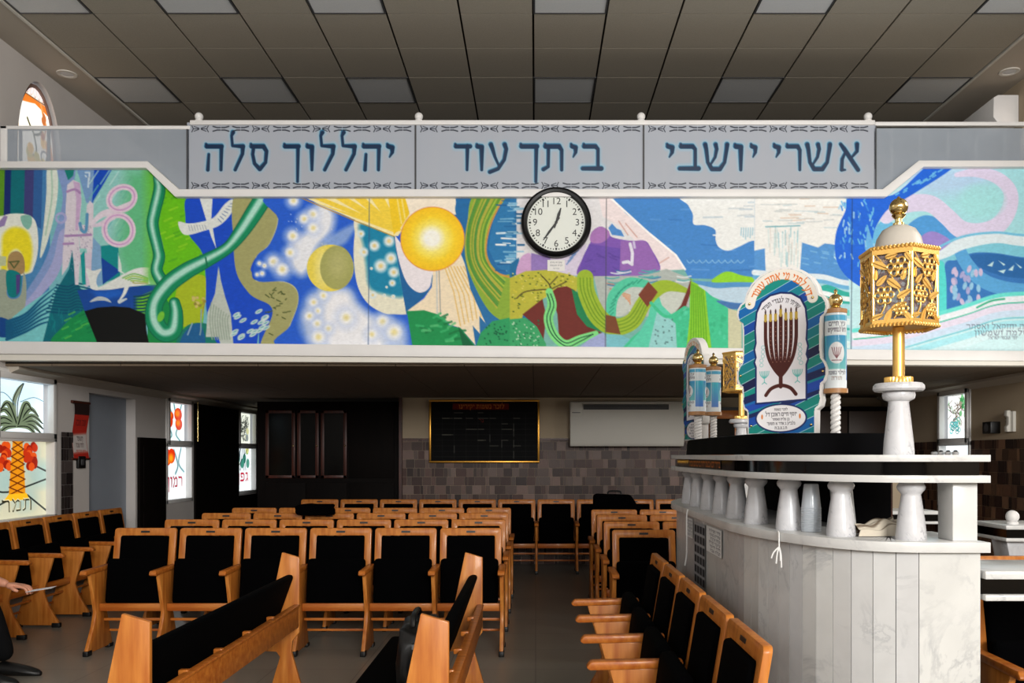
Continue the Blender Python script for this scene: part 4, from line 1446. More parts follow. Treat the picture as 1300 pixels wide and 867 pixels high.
for (x, y, a) in ((980, 466, .6), (1030, 462, -.5), (1070, 484, .7), (1104, 474, -.6), (1030, 496, .2)):
    (px, py), = z((x, y))
    A.poly([(px - 5 * math.cos(a), py + 5 * math.sin(a)), (px + 5 * math.cos(a), py - 5 * math.sin(a)), (px + 2, py + 4)], (196, 230, 236))
# lower waves
A.poly(z((360, 850), (380, 790), (560, 760), (760, 720), (860, 690), (960, 640), (1127, 600), (1400, 590), (1400, 850)), (206, 238, 242))
for yy, c, w in ((612, (110, 226, 216), 6), (634, (236, 240, 246), 8), (650, (60, 190, 160), 2), (668, (230, 222, 240), 9), (696, (206, 226, 246), 8), (716, (130, 206, 220), 2), (742, (170, 230, 240), 8), (775, (214, 240, 244), 9)):
    A.line(z((380, yy + 150), (560, yy + 130), (740, yy + 80), (880, yy + 40), (1000, yy), (1127, yy - 12), (1400, yy - 16)), w, c, smooth=True)
A.line(z((920, 660), (980, 632), (1040, 622)), 2.4, (60, 180, 140), smooth=True)
# small dedication lettering
hebrew(A, 'לזכר שרה יחזקאל ואסתר', 1338, 411.6, 417.6, (104, 114, 134), width=112, fat=.9)
hebrew(A, 'רפאל שלמה ושמשון', 1338, 419.6, 425.6, (104, 114, 134), width=102, fat=.9)
hebrew(A, 'יחד שבטי ישראל', 1292, 427, 430.6, (110, 120, 136), width=38, fat=.9)
# panel joints
for (x, c) in ((467.5, (60, 84, 130)), (768.5, (70, 70, 80)), (1080.5, (40, 60, 90))):
    A.line([(x + 1.5, 248), (x, 446)], 1.1, c, alpha=.75)
# brush grain
g = rm.random
gr = np.random.default_rng(5).normal(0, 1, (A.ny, A.nx))
gr = (gr + np.roll(gr, 1, 1) + np.roll(gr, 2, 1) + np.roll(gr, 1, 0) * .6) / 3
A.c = np.clip(A.c * (1 + gr[..., None] * .025), 0, 1)


def mural_fn(X, Y):
    return np.clip((X - VX) * kb, XL, XR), np.full(X.shape, BAL), EYE - (Y - VY) * kb


def inside(kx, ky):
    top = np.interp(kx, [p[0] for p in CAPT], [p[1] + 4 for p in CAPT])
    return ky > top


mural = A.mesh('mural', mural_fn, M_PAINT, keep=inside)
tag(mural, 'long colourful painted mural covering the balcony front, with sun, moon, serpents and waves', 'mural')
del A

# ------------------------------------------------------------------ lettered balcony rail
PB = BAL + .05


def bp(px, py):
    return (px - VX) * kb, PB, EYE - (py - VY) * kb


kp = PB / F


NAVY, TEAL = (8, 44, 80), (60, 136, 176)


def banner(x0, x1, letters, label):
    a = Art(x0, 155.5, x1, 243, 1.8, (180, 186, 197))
    t = thing('lettered_rail_panel', label, 'rail panel', (0, 0, 0), 0, 'lettered panels of the balcony rail')
    for k in range(7):       # faint upright bands
        x = x0 + (k + .6) * (x1 - x0) / 7
        a.line([(x, 156), (x, 243)], 9, (182, 187, 197), feather=10, alpha=.5)
    for ch, l, r in letters:
        letter(a, ch, l, r, 182.5, 215.5, (150, 200, 226), fat=1.9, feather=5, alpha=.8)
    for ch, l, r in letters:
        letter(a, ch, l, r, 182, 216, TEAL, fat=1.25)
        letter(a, ch, l + .4, r + .4, 182.6, 216.4, NAVY, fat=.98, feather=1.4)
    for row, yy in ((0, 163.5), (1, 235.5)):
        x = x0 + 6
        k = 0
        while x < x1 - 16:
            if k % 3 == 0:
                for s, xx in ((1, x), (-1, x + 21)):
                    a.line([(xx, yy - 4), (xx + s * 2, yy), (xx, yy + 4)], 1.1, (34, 40, 54))
                    for d in (-3, 0, 3):
                        a.line([(xx + s * 3, yy + d), (xx + s * 9, yy + d * .25)], 1.0, (34, 40, 54))
                x += 27
            else:
                for s, xx in ((1, x), (-1, x + 20)):
                    a.line([(xx, yy - 3), (xx + s * 5, yy - 1.6), (xx + s * 9, yy - 1.6)], 1.5, (30, 36, 50))
                    a.line([(xx, yy + 3), (xx + s * 5, yy + 1.6), (xx + s * 9, yy + 1.6)], 1.5, (30, 36, 50))
                x += 25
            k += 1
    a.mesh('panel', lambda X, Y: ((X - VX) * kp, np.full(X.shape, PB), EYE - (Y - VY) * kp), M_BANNER, t)
    mb = MB()
    for x in (x0, x1):
        mb.box((x - VX) * kp - .004, (x - VX) * kp + .004, PB - .006, PB + .012, bz(243), bz(156))
    mb.build('edge_strip', M_GREYP, t)
    return t


banner(237.5, 527, [('ה', 260.5, 284), ('ל', 292, 311), ('ס', 317.5, 340.5), ('ך', 360, 381), ('ו', 388, 399), ('ל', 405, 426), ('ל', 432, 453), ('ה', 460, 484), ('י', 490, 500.5)],
       'frosted rail panel with blue Hebrew letters on the left, the longest inscription of the three')
banner(528, 816.5, [('ד', 577, 597), ('ו', 603.5, 614.5), ('ע', 621, 645), ('ך', 660, 684), ('ת', 689, 717), ('י', 723.5, 733), ('ב', 739, 763)],
       'frosted rail panel with blue Hebrew letters in the middle, above the wall clock')
banner(817.5, 1112, [('י', 845, 856), ('ב', 862, 886.5), ('ש', 893, 924.5), ('ו', 931, 944), ('י', 952, 961), ('י', 981, 991), ('ר', 998, 1018), ('ש', 1022.5, 1055), ('א', 1065, 1091)],
       'frosted rail panel with blue Hebrew letters on the right, nearest the two gold lanterns')
for (x0, x1, lab) in ((4, 237, 'plain grey frosted rail panel at the left end in front of the arched window'), (1112.5, 1372, 'plain grey frosted rail panel at the right end under the white air conditioner')):
    t = thing('plain_rail_panel', lab, 'rail panel', (0, 0, 0))
    xa, xb = max((x0 - VX) * kb, XL + .01), min((x1 - VX) * kb, XR - .01)
    MB().box(xa, xb, PB, PB + .006, bz(243) if 0 else bz(212), bz(160)).build('panel', M_SHEET, t)
    if x0 < 100:
        MB().prism([((186 - VX) * kb, bz(212)), (xb, bz(212)), (xb, bz(243)), ((224 - VX) * kb, bz(243))], PB, PB + .006).build('panel', M_SHEET, t)
    else:
        MB().prism([(xa, bz(243)), ((1122 - VX) * kb, bz(243)), ((1170 - VX) * kb, bz(212)), (xa, bz(212))], PB, PB + .006).build('panel', M_SHEET, t)
# steel uprights seen faintly through the panels, and the white top rail with ball finials
t = thing('balcony_railing', 'white balcony top rail with four ball finials above the lettered panels', 'railing', (0, 0, 0))
mb = MB()
for k in range(37):
    px = 20 + k * 36
    if px > 1366:
        break
    zb_ = 212 if px < 186 or px > 1172 else 246
    mb.box((px - VX) * kb - .011, (px - VX) * kb + .011, PB + .012, PB + .03, bz(zb_), bz(160))
mb.build('uprights', M_OFFW, t)
mb = MB()
mb.box(bx(239), bx(1113), PB - .02, PB + .05, bz(156.5), bz(150.5))
mb.box(XL + .002, bx(238.5), PB - .01, PB + .04, bz(161.5), bz(157))
mb.box(bx(1113.5), XR - .002, PB - .01, PB + .04, bz(157), bz(152))
mb.box(XL + .002, bx(5), PB - .01, PB + .04, bz(206), bz(157))
mb.build('top_rail', M_WHITE, t, bevel=.006)
for px in (249, 530.5, 815, 1105.5):
    mb = MB()
    mb.lathe([(.034, 0), (.034, .012), (.022, .02), (.02, .03)], (bx(px), PB + .015, bz(151)), 20)
    mb.ball((bx(px), PB + .015, bz(144.5)), .036)
    mb.build('ball_finial', M_WHITE, t)

# ------------------------------------------------------------------ wall clock and the note below it
c = thing('wall_clock', 'large round black wall clock with white face hanging on the mural', 'clock', (bx(706), BAL, bz(284)))
R = 44.6 * kb
MB().lathe([(R * .985, -.012), (R, -.03), (R * .985, -.06), (R * .92, -.075), (R * .85, -.07), (R * .82, -.05), (R * .815, -.035)], n=64, axis='y', cap=False).build('rim', mat('clock rim', (6, 6, 7), .35, spec=.25), c)
MB().lathe([(R * .985, -.012), (R * .985, -.001)], n=48, axis='y').build('backing', M_BLACKM, c)
MB().lathe([(R * .825, -.05), (R * .815, -.036), (R * .80, -.034)], n=64, axis='y', cap=False).build('inner_ring', mat('brushed steel', (180, 182, 180), .3, metal=.9), c)
MB().lathe([(.0001, -.036), (R * .85, -.036)], n=64, axis='y', cap=False).build('face', mat('clock face', (226, 230, 222), .5), c)
mb = MB()
for k in range(60):
    a_ = k * PI / 30
    r0, r1, w = (.735, .775, .004) if k % 5 else (.71, .78, .008)
    s_, c_ = math.sin(a_), math.cos(a_)
    mb.add([((s_ * r0 * R + c_ * w * sg), -.0372, (c_ * r0 * R - s_ * w * sg)) for sg in (-1, 1)] + [((s_ * r1 * R + c_ * w * sg), -.0372, (c_ * r1 * R - s_ * w * sg)) for sg in (1, -1)], [(0, 1, 2, 3)])
mb.build('minute_marks', M_BLACKM, c)


def text_mesh(name, txt, size, m, parent, loc, rot=(PI / 2, 0, 0)):
    cu = bpy.data.curves.new(name, 'FONT')
    cu.body = txt
    cu.size = size
    cu.align_x = 'CENTER'
    cu.align_y = 'CENTER'
    ob = bpy.data.objects.new(name, cu)
    COL.objects.link(ob)
    bpy.context.view_layer.update()
    me = bpy.data.meshes.new_from_object(ob.evaluated_get(bpy.context.evaluated_depsgraph_get()))
    bpy.data.objects.remove(ob)
    bpy.data.curves.remove(cu)
    me.materials.clear()
    me.materials.append(m)
    o = bpy.data.objects.new(name, me)
    COL.objects.link(o)
    o.parent = parent
    o.location = loc
    o.rotation_euler = rot
    return o


for k in range(1, 13):
    a_ = k * PI / 6
    text_mesh('numeral', str(k), .082, M_BLACKM, c, (math.sin(a_) * R * .60, -.0374, math.cos(a_) * R * .60))
for nm, a_, L_, w in (('hour_hand', math.radians(18), .43, .0085), ('minute_hand', math.radians(216), .62, .0065)):
    mb = MB()
    mb.M = Matrix.Rotation(a_, 4, 'Y')
    mb.prism([(-w * .6, -.05), (w * .6, -.05), (w * 1.5, R * L_ * .55), (w * .5, R * L_), (-w * .5, R * L_), (-w * 1.5, R * L_ * .55)], -.044 if nm[0] == 'h' else -.047, -.042 if nm[0] == 'h' else -.045)
    mb.build(nm, M_BLACKM, c)
MB().lathe([(.012, -.037), (.012, -.049), (.0001, -.05)], n=20, axis='y').build('pivot', M_BLACKM, c)
a = Art(0, 0, 22, 14, 5, (232, 230, 226))
hebrew(a, 'שעון זה נתרם', 18.5, 2.4, 4.2, (110, 110, 120), width=15)
hebrew(a, 'לבית הכנסת', 19, 6, 8, (110, 110, 120), width=16)
hebrew(a, 'בברכה', 15, 10, 11.6, (130, 130, 140), width=8)
o = a.mesh('paper_note', lambda X, Y: ((X / 22 - .5) * 22 * kb, np.full(X.shape, 0.), (.5 - Y / 14) * 14 * kb), M_PAPER)
o.location = (bx(706), BAL - .003, bz(337))
tag(o, 'small white printed note stuck on the mural directly below the clock', 'note')

# ------------------------------------------------------------------ auditorium chairs
# local frame: sitter faces -y, origin on the floor below the top of the back
LEAN = .17
M_SEATU = mat('seat shell', (10, 8, 8), .7)


def lean(z):
    return -(0.9 - z) * LEAN


def standard(t, x):
    mb = MB()
    mb.prism([(-.085, .60), (-.385, .60), (-.315, .36), (-.30, .30), (-.335, .2), (-.43, .035), (-.40, .02), (-.05, .02), (-.14, .3), (-.13, .36)], x - .014, x + .014, 'yz')
    s = mb.build('side_panel', M_WOOD, t, bevel=.004)
    mb = MB()
    mb.prism([(-.085, .604), (-.465, .594), (-.48, .606), (-.46, .632), (-.085, .638)], x - .026, x + .026, 'yz')
    mb.build('armrest', M_WOODX, t, bevel=.008)
    mb = MB()
    mb.box(x - .02, x + .02, -.44, -.37, 0, .04)
    mb.box(x - .02, x + .02, -.11, -.04, 0, .03)
    mb.build('foot', M_BLACKM, t, bevel=.006)


def make_chair(right=False, down=False):
    t = thing('auditorium_chair', '', 'chair')
    # back frame: an inverted U with rounded shoulders and a grip slot
    r = .022

    def arc(cx, cz, a0, a1, rr, n=5):
        return [(cx + rr * math.cos(a0 + (a1 - a0) * k / n), cz + rr * math.sin(a0 + (a1 - a0) * k / n)) for k in range(n + 1)]
    W, Wi, zt, zi = .238, .186, .905, .848
    outer = [(W, .38)] + arc(W - r, zt - r, 0, PI / 2, r) + arc(-W + r, zt - r, PI / 2, PI, r) + [(-W, .38)]
    inner = [(-Wi, .38)] + arc(-Wi + .012, zi - .012, PI, PI / 2, .012) + arc(Wi - .012, zi - .012, PI / 2, 0, .012) + [(Wi, .38)]
    mb = MB()
    mb.M = Matrix(((1, 0, 0, 0), (0, 1, LEAN, -.9 * LEAN), (0, 0, 1, 0), (0, 0, 0, 1)))
    mb.prism(outer + inner, -.012, .018)
    mb.build('back_frame', M_WOOD, t, bevel=.004)
    mb = MB()
    mb.M = Matrix(((1, 0, 0, 0), (0, 1, LEAN, -.9 * LEAN), (0, 0, 1, 0), (0, 0, 0, 1)))
    mb.box(-.034, .034, -.015, .02, .87, .885)
    mb.build('grip_slot', M_BLACKM, t)
    mb = MB()
    mb.M = Matrix(((1, 0, 0, 0), (0, 1, LEAN, -.9 * LEAN), (0, 0, 1, 0), (0, 0, 0, 1)))
    mb.box(-Wi + .002, Wi - .002, -.032, .012, .39, zi - .002)
    mb.build('back_pad', M_CLOTH, t, bevel=.014, seg=3)
    mb = MB()
    if down:
        mb.box(-.215, .215, -.50, -.10, .39, .455)
    else:
        mb.M = Matrix(((1, 0, 0, 0), (0, 1, .14, -.2), (0, 0, 1, 0), (0, 0, 0, 1)))
        mb.box(-.22, .22, -.08, -.012, .35, .685)
    mb.build('seat', M_CLOTH, t, bevel=.028, seg=3)
    mb = MB()
    mb.box(-.236, .236, -.262, -.236, .305, .362)
    mb.build('front_rail', M_WOODX, t, bevel=.004)
    mb = MB()
    mb.box(-.236, .236, -.20, -.185, .222, .242)
    mb.build('stretcher', M_WOODX, t, bevel=.003)
    mb = MB()
    mb.box(-.236, .236, -.11, -.095, .125, .143)
    mb.build('stretcher', M_WOODX, t, bevel=.003)
    standard(t, -.2525)
    if right:
        standard(t, .2525)
    return t


proto_chair = make_chair()
proto_end = make_chair(right=True)
proto_down = make_chair(down=True)
used = set()
PITCH = .505


def chair(x, y, rz, label, group, end=False, down=False):
    src = proto_down if down else proto_end if end else proto_chair
    if id(src) in used:
        o = copy_tree(src)
    else:
        used.add(id(src))
        o = src
    o.location = (x, y, 0)
    o.rotation_euler = (0, 0, rz)
    o['label'] = label
    o['group'] = group
    return o


ORD = ['first', 'second', 'third', 'fourth', 'fifth', 'sixth', 'seventh', 'eighth', 'ninth', 'tenth']
ROWS = [(6.79, 'front row'), (7.70, 'second row'), (8.55, 'third row'), (9.40, 'fourth row')]
XA = -.25
for y, rn in ROWS:
    for k in range(6):
        x = XA - PITCH * (5 - k) - PITCH / 2
        n = 6 - k
        lab = 'black padded wooden chair, %s left of the aisle, %s' % (rn, 'on the aisle' if n == 1 else 'leftmost seat' if n == 6 else ORD[n - 1] + ' seat from the aisle')
        chair(x, y, 0, lab, 'chairs of the left block', end=(k == 5))
for i, (y, rn) in enumerate([(6.62, 'front row'), (7.45, 'second row'), (8.28, 'third row'), (9.1, 'fourth row')]):
    for k in range(1 if i == 0 else 2):
        x = .565 + PITCH / 2 + PITCH * k
        chair(x, y, 0, 'black padded wooden chair, %s right of the aisle, %s' % (rn, 'on the aisle' if k == 0 else 'second seat by the platform'), 'chairs of the right block', end=(k == (0 if i == 0 else 1)))
for k in range(10):
    x = -3.02 + PITCH / 2 + PITCH * k
    chair(x, 11.2, 0, 'shaded wooden chair of the rearmost row against the tiled back wall, %s' % ('leftmost' if k == 0 else 'rightmost' if k == 9 else ORD[k] + ' from the left'), 'chairs of the rearmost row', end=(k == 9))
for k in range(5):
    y = 5.085 - .505 * k - .2525
    chair(.685, y, -PI / 2, 'wooden chair of the row backed against the marble platform, %s' % ('nearest to the viewer' if k == 4 else 'farthest from the viewer' if k == 0 else ORD[4 - k] + ' from the near end'), 'chairs along the marble platform', end=False)
for k in range(8):
    y = 9.48 - .505 * k - .2525
    n = ['farthest, by the door', 'second from the far end', 'third from the far end', 'fourth from the far end', 'fifth from the far end', 'sixth from the far end', 'beside the person', 'with a person on it'][k]
    chair(-4.5, y, PI / 2, 'wooden chair in the row along the left window wall, %s' % n, 'chairs along the left wall', down=(k == 7))
for (x, y, n) in ((2.2, 4.9, 'near'), (2.71, 4.9, 'far')):
    chair(x, y, 0, 'wooden chair seen behind the right end of the marble platform, %s' % ('nearer the platform' if n == 'near' else 'under the low marble stand'), 'chairs right of the platform', end=(n == 'far'))
for (x, y, n) in ((2.15, 3.85, 0), (2.66, 3.85, 1)):
    chair(x, y, 0, 'wooden chair below the marble side counter at the right edge, %s' % ('left one' if n == 0 else 'right one'), 'chairs right of the platform', end=bool(n))

# ------------------------------------------------------------------ two benches seen end on in the foreground
def bench(x, label):
    """long padded bench facing left; tall wooden end panels, a low rail along its back"""
    t = thing('bench', label, 'bench', (x, 0, 0), 0, 'padded benches in the foreground')
    for y in (3.03, 4.94):
        mb = MB()
        mb.prism([(0, .893), (-.098, .922), (-.165, .60), (-.185, .47), (-.20, .44), (-.46, .42), (-.47, .38), (-.13, .36), (-.11, .33), (-.20, .03), (-.20, 0), (.05, 0), (.05, .03), (-.045, .36), (-.04, .42), (0, .47)], y - .012, y + .012)
        mb.build('end_panel', M_WOOD, t, bevel=.004)
    mb = MB()
    mb.M = Matrix(((1, 0, .36, -.36 * .8), (0, 1, 0, 0), (0, 0, 1, 0), (0, 0, 0, 1)))
    mb.box(-.075, -.02, 3.05, 4.925, .43, .80)
    mb.build('back_pad', M_CLOTH, t, bevel=.025, seg=3)
    mb = MB()
    mb.box(-.52, -.19, 3.05, 4.925, .38, .455)
    mb.build('seat', M_CLOTH, t, bevel=.03, seg=3)
    mb = MB()
    mb.box(-.018, .0, 3.045, 4.925, .50, .625)
    mb.build('back_rail', M_WOODX, t, bevel=.005)
    mb = MB()
    mb.box(-.03, .008, 3.045, 4.925, .618, .63)
    mb.build('rail_lip', M_WOODX, t, bevel=.003)
    for k in range(4):
        MB().box(-.055, -.017, 3.39 + .37 * k, 3.42 + .37 * k, .612, .636).build('bracket', M_WOODX, t, bevel=.005)
    return t


bench(-1.335, 'padded bench with tall wooden end panels at lower left, its low rail slanting away')
bench(-.30, 'padded bench with tall wooden end panels at lower centre, black bag on it')

# ------------------------------------------------------------------ things lying on the seats
M_BAG = mat('black glossy bag cloth', (4, 4, 5), .4, coat=.1, spec=.3)


def lumpy(name, m, size, loc, label, cat, seed, amp=.16, rz=0.):
    bm = bmesh.new()
    bmesh.ops.create_cube(bm, size=1)
    bmesh.ops.bevel(bm, geom=bm.edges[:], offset=.2, segments=2, affect='EDGES', profile=.6)
    bmesh.ops.subdivide_edges(bm, edges=bm.edges[:], cuts=3, use_grid_fill=True)
    from mathutils import noise
    for v in bm.verts:
        n = noise.noise_vector(v.co * 2.6 + Vector((seed, seed * 2, 0)))
        v.co += n * amp
        v.co.x *= size[0]
        v.co.y *= size[1]
        v.co.z *= size[2]
    mz = min(v.co.z for v in bm.verts)
    for v in bm.verts:
        v.co.z -= mz
    me = bpy.data.meshes.new(name)
    bm.to_mesh(me)
    bm.free()
    for p in me.polygons:
        p.use_smooth = True
    me.materials.append(m)
    o = bpy.data.objects.new(name, me)
    o.location = loc
    o.rotation_euler = (0, 0, rz)
    COL.objects.link(o)
    return tag(o, label, cat)


o = lumpy('black_bag', M_BAG, (.17, .34, .31), (-.475, 3.62, .456), 'glossy black bag lying on the seat of the centre bench', 'bag', 2, amp=.08)
MB().tube(crom([(-.02, -.10, .29), (-.02, -.08, .36), (-.02, .08, .36), (-.02, .10, .29)], 6, False), .012, 8).build('handle', M_BAG, o)
MB().box(-.012, .012, -.19, -.165, .25, .27).build('buckle', mat('dull steel', (150, 152, 156), .3, metal=1), o)
lumpy('folded_jacket', M_CLOTH, (.36, .2, .105), (-2.13, 8.44, .885), 'black folded jacket draped over the chair backs of the third row', 'jacket', 5, amp=.1)
t = thing('music_bag', 'black boxy case standing upright on the chairs right of the aisle', 'case', (.86, 9.42, 0))
mb = MB()
mb.prism([(-.23, .0), (.23, .0), (.23, .95), (.17, 1.04), (-.2, 1.05), (-.23, 1.03)], -.0, .2)
mb.build('body', M_CLOTH, t, bevel=.02)
MB().tube(crom([(-.07, .1, 1.035), (-.06, .1, 1.075), (.06, .1, 1.075), (.07, .1, 1.035)], 5, False), .01, 8).build('handle', M_BLACKM, t)

# ------------------------------------------------------------------ things on the far walls
t = thing('bookcase', 'tall dark wooden bookcase with glazed doors at the back left', 'bookcase', (-3.78, 11.82, 0))
MB().box(0, 1.94, .03, .42, 0, 2.2).build('body', M_EBONY, t, bevel=.004)
for k, (xa, xb) in enumerate(((.12, .52), (.55, .84), (.87, 1.22))):
    mb = MB()
    w = .045
    for a in ((xa, xa + w, 1.16, 2.08), (xb - w, xb, 1.16, 2.08), (xa, xb, 1.16, 1.2), (xa, xb, 2.04, 2.08)):
        mb.box(a[0], a[1], -.0, .03, a[2], a[3])
    d = mb.build('door', M_WOODD, t, bevel=.003)
    MB().box(xa + w, xb - w, .008, .02, 1.2, 2.04).build('pane', M_GLASSK, d)
    MB().ball((xb - .02, -.012, 1.6), .012, 10).build('knob', M_BRASS, d)
for xa, xb in ((.12, .66), (.68, 1.22), (1.25, 1.86)):
    MB().box(xa, xb, .01, .03, .1, 1.1).build('lower_door', M_EBONY, t, bevel=.004)
MB().box(1.25, 1.86, .01, .03, 1.16, 2.08).build('side_panel', M_EBONY, t, bevel=.004)

Yb = 11.78
def bp_(px, py):
    return P(px, py, Yb)


t = thing('memorial_board', 'black memorial board with gold frame and red heading on the back wall', 'board', (bp_(615, 0)[0], Yb, bp_(0, 547.5)[2]))
kk = Yb / F
hw, hh = 70 * kk, 40 * kk
mb = MB()
f_ = .028
for a in ((-hw, hw, hh - f_, hh), (-hw, hw, -hh, -hh + f_), (-hw, -hw + f_, -hh + f_, hh - f_), (hw - f_, hw, -hh + f_, hh - f_)):
    mb.box(a[0], a[1], -.04, 0, a[2], a[3])
mb.build('frame', M_GOLDP, t, bevel=.006)
a = Art(0, 0, 134, 75, 1.6, (7, 7, 8))
for x in range(14, 134, 15):
    a.line([(x, 16), (x, 74)], .5, (70, 70, 66), alpha=.5)
for y in range(14, 75, 7):
    a.line([(3, y), (131, y)], .5, (70, 70, 66), alpha=.45)
for k in range(22):
    x, y = 14 + 15 * rm.randrange(7), 14 + 7 * rm.randrange(8)
    a.line([(x, y), (x + rm.uniform(6, 14), y)], .7, (120, 118, 106), alpha=.8)
for k in range(7):
    x, y = 14 + 15 * rm.randrange(8), 28 + 7 * rm.randrange(6)
    a.line([(x, y), (x, y + 9)], .7, (110, 108, 100), alpha=.8)
a.poly([(27, 2), (98, 2), (98, 10), (27, 10)], (96, 22, 12))
hebrew(a, 'לזכר נשמות יקירינו', 92, 3.6, 8.6, (220, 140, 60), width=58)
hebrew(a, 'נר', 66, 22, 26, (120, 40, 30))
a.mesh('panel', lambda X, Y: ((X / 134 - .5) * 2 * (hw - f_), np.full(X.shape, -.012), (.5 - Y / 75) * 2 * (hh - f_)), M_BOARDP, t)
MB().box(-hw + .01, hw - .01, -.01, 0, -hh + .01, hh - .01).build('backing', M_BLACKM, t)

# floor-ceiling air conditioner
t = thing('air_conditioner', 'wide beige white air conditioner hung on the tiled back wall', 'air conditioner', (bp_(794, 0)[0], Yb, bp_(0, 539)[2]))
mb = MB()
mb.prism([(0, .30), (-.20, .30), (-.235, .20), (-.235, -.24), (-.2, -.295), (0, -.295)], -.755, .755, 'yz')
mb.build('body', M_OFFW, t, bevel=.01)
MB().box(-.58, .55, -.236, -.2, .19, .26).build('outlet_grille', M_BLACKM, t)
mb = MB()
for k in range(4):
    mb.box(-.575, .545, -.24, -.23, .198 + .016 * k, .203 + .016 * k)
mb.build('louvre', M_GREYP, t)
MB().box(-.745, -.60, -.238, -.233, .10, .28).build('control_cover', M_OFFW, t, bevel=.003)
MB().box(-.73, -.62, -.2395, -.236, .145, .155).build('badge', M_GREYP, t)

# white split unit high above the balcony at right
pr = P(1293, 119, 8.43)
t = thing('wall_air_conditioner', 'white air conditioner fixed high on the right wall above the rail', 'air conditioner', (XR, 8.43, 0))
mb = MB()
mb.prism([(0, 4.955), (-.2, 4.955), (-.245, 4.93), (-.25, 4.74), (-.19, 4.66), (0, 4.66)], 0, .95, 'xz')
mb.build('body', M_WHITE, t, bevel=.012)
MB().box(-.215, -.18, .06, .89, 4.69, 4.72).build('outlet_flap', M_OFFW, t)

# calendar scroll and switch box on the left wall
y0, y1 = 8.60 + .05, 9.0
a = Art(0, 0, 40, 66, 2.2, (150, 150, 150))
a.poly([(0, 0), (40, 0), (40, 66), (0, 66)], (196, 40, 24))
a.poly([(0, 0), (40, 0), (40, 14), (0, 14)], (40, 20, 18))
a.poly([(0, 38), (40, 36), (40, 58), (0, 60)], (216, 208, 204), feather=4)
hebrew(a, 'שנה טובה', 34, 20, 27, (90, 16, 12), width=28)
hebrew(a, 'תשפד', 30, 40, 45, (60, 40, 40), width=18)
hebrew(a, 'לוח שנה', 31, 48, 53, (80, 50, 50), width=22)
hebrew(a, 'בית הכנסת', 34, 56, 60, (200, 60, 40), width=26)
t = thing('wall_calendar', 'red and white scroll shaped calendar hanging on the left wall', 'calendar', (XL, 8.86, 1.72))
cw, chh = .30, .56


def cal(X, Y):
    v = Y / 66
    w = cw * (1 - .08 * np.sin(v * PI))
    return .012 + .012 * np.cos(v * 2 * PI) * np.ones_like(X), (X / 40 - .5) * w + .02 * np.sin(v * 6), (.5 - v) * chh


a.mesh('sheet', cal, M_PAPER, t)
MB().tube([(.012, -.17, .285), (.012, .17, .285)], .016, 10).build('top_roll', M_WOODD, t)
MB().tube([(.012, -.17, -.285), (.012, .17, -.285)], .014, 10).build('bottom_roll', M_WOODD, t)
t = thing('switch_box', 'small black switch box on the left wall below the red calendar', 'switch box', (XL, 8.86, 1.40))
MB().box(0, .03, -.07, .07, -.062, .062).build('body', M_BLACKM, t, bevel=.006)
MB().box(.03, .036, -.03, .03, -.03, .03).build('rocker', M_GREYP, t, bevel=.003)
# right wall fittings
t = thing('wall_speaker', 'small black box speaker on the beige right wall', 'speaker', (XR, 8.85, 1.75))
MB().box(-.10, 0, -.085, .085, -.06, .06).build('cabinet', M_BLACKM, t, bevel=.008)
MB().lathe([(.0001, 0), (.04, 0), (.045, -.004)], (-.1, 0, 0), 20, 'x').build('cone', M_GREYP, t)
t = thing('intercom_handset', 'cream intercom handset on the right wall beside the small speaker', 'intercom', (XR, 8.55, 1.80))
MB().box(-.03, 0, -.07, .07, -.1, .1).build('base', M_OFFW, t, bevel=.006)
mb = MB()
mb.prism([(-.03, -.1), (-.065, -.1), (-.07, -.05), (-.05, -.03), (-.05, .04), (-.07, .06), (-.065, .11), (-.03, .11)], -.028, .028, 'xz')
mb.build('receiver', M_OFFW, t, bevel=.006)
mb = MB()
for k in range(4):
    mb.ball((-.032, .05, .07 - .035 * k), .008, 8)
mb.build('button', M_BLACKM, t)
structure(MB().box(XR - .16, XR, 9.3, 10.18, 1.455, 1.475).build('windowsill_right', M_WHITE, bevel=.004))
for k in range(4):
    j = thing('memorial_jar', 'small white jar with dark lid on the right window sill, %s from the left' % ORD[k], 'jar', (XR - .09, 10.03 - .17 * k, 1.475), 0, 'jars on the right window sill')
    MB().lathe([(.028, 0), (.036, .01), (.036, .03), (.026, .036)], n=18).build('body', M_WHITE, j)
    MB().lathe([(.02, .036), (.022, .042), (.014, .05), (.0001, .052)], n=14).build('lid', M_BLACKM, j)
# dark cabinets and a pale cupboard behind the platform
t = thing('dark_cabinet', 'tall dark wooden cabinet at the back right behind the lantern column', 'cabinet', (3.84, 11.3, 0))
MB().box(-.42, .80, 0, .46, 0, 2.1).build('body', M_EBONY, t, bevel=.004)
for xa, xb in ((-.38, .19), (.21, .78)):
    MB().box(xa, xb, -.02, 0, .1, 1.35).build('door', M_EBONY, t, bevel=.004)
    MB().box(xa, xb, -.02, 0, 1.42, 2.04).build('door', mat('brown cabinet panel', (60, 44, 34), .5), t, bevel=.004)
t = thing('pale_cupboard', 'narrow beige cupboard with a dark knob seen behind the lantern column', 'cupboard', (3.62, 9.2, 0))
MB().box(0, .36, 0, .4, 0, 1.66).build('body', M_WALLB, t, bevel=.006)
d = MB().box(.01, .35, -.018, 0, .05, 1.63).build('door', M_WALLB, t, bevel=.004)
for z in (1.54, 1.25):
    MB().ball((.06, -.03, z), .014, 10).build('knob', M_BLACKM, d)
t = thing('glazed_cupboard', 'yellow wood cupboard with dark glass seen behind the small scroll posts', 'cupboard', (2.30, 11.46, 0))
MB().box(0, .36, 0, .3, 0, 2.06).build('body', M_WOOD, t, bevel=.006)
mb = MB()
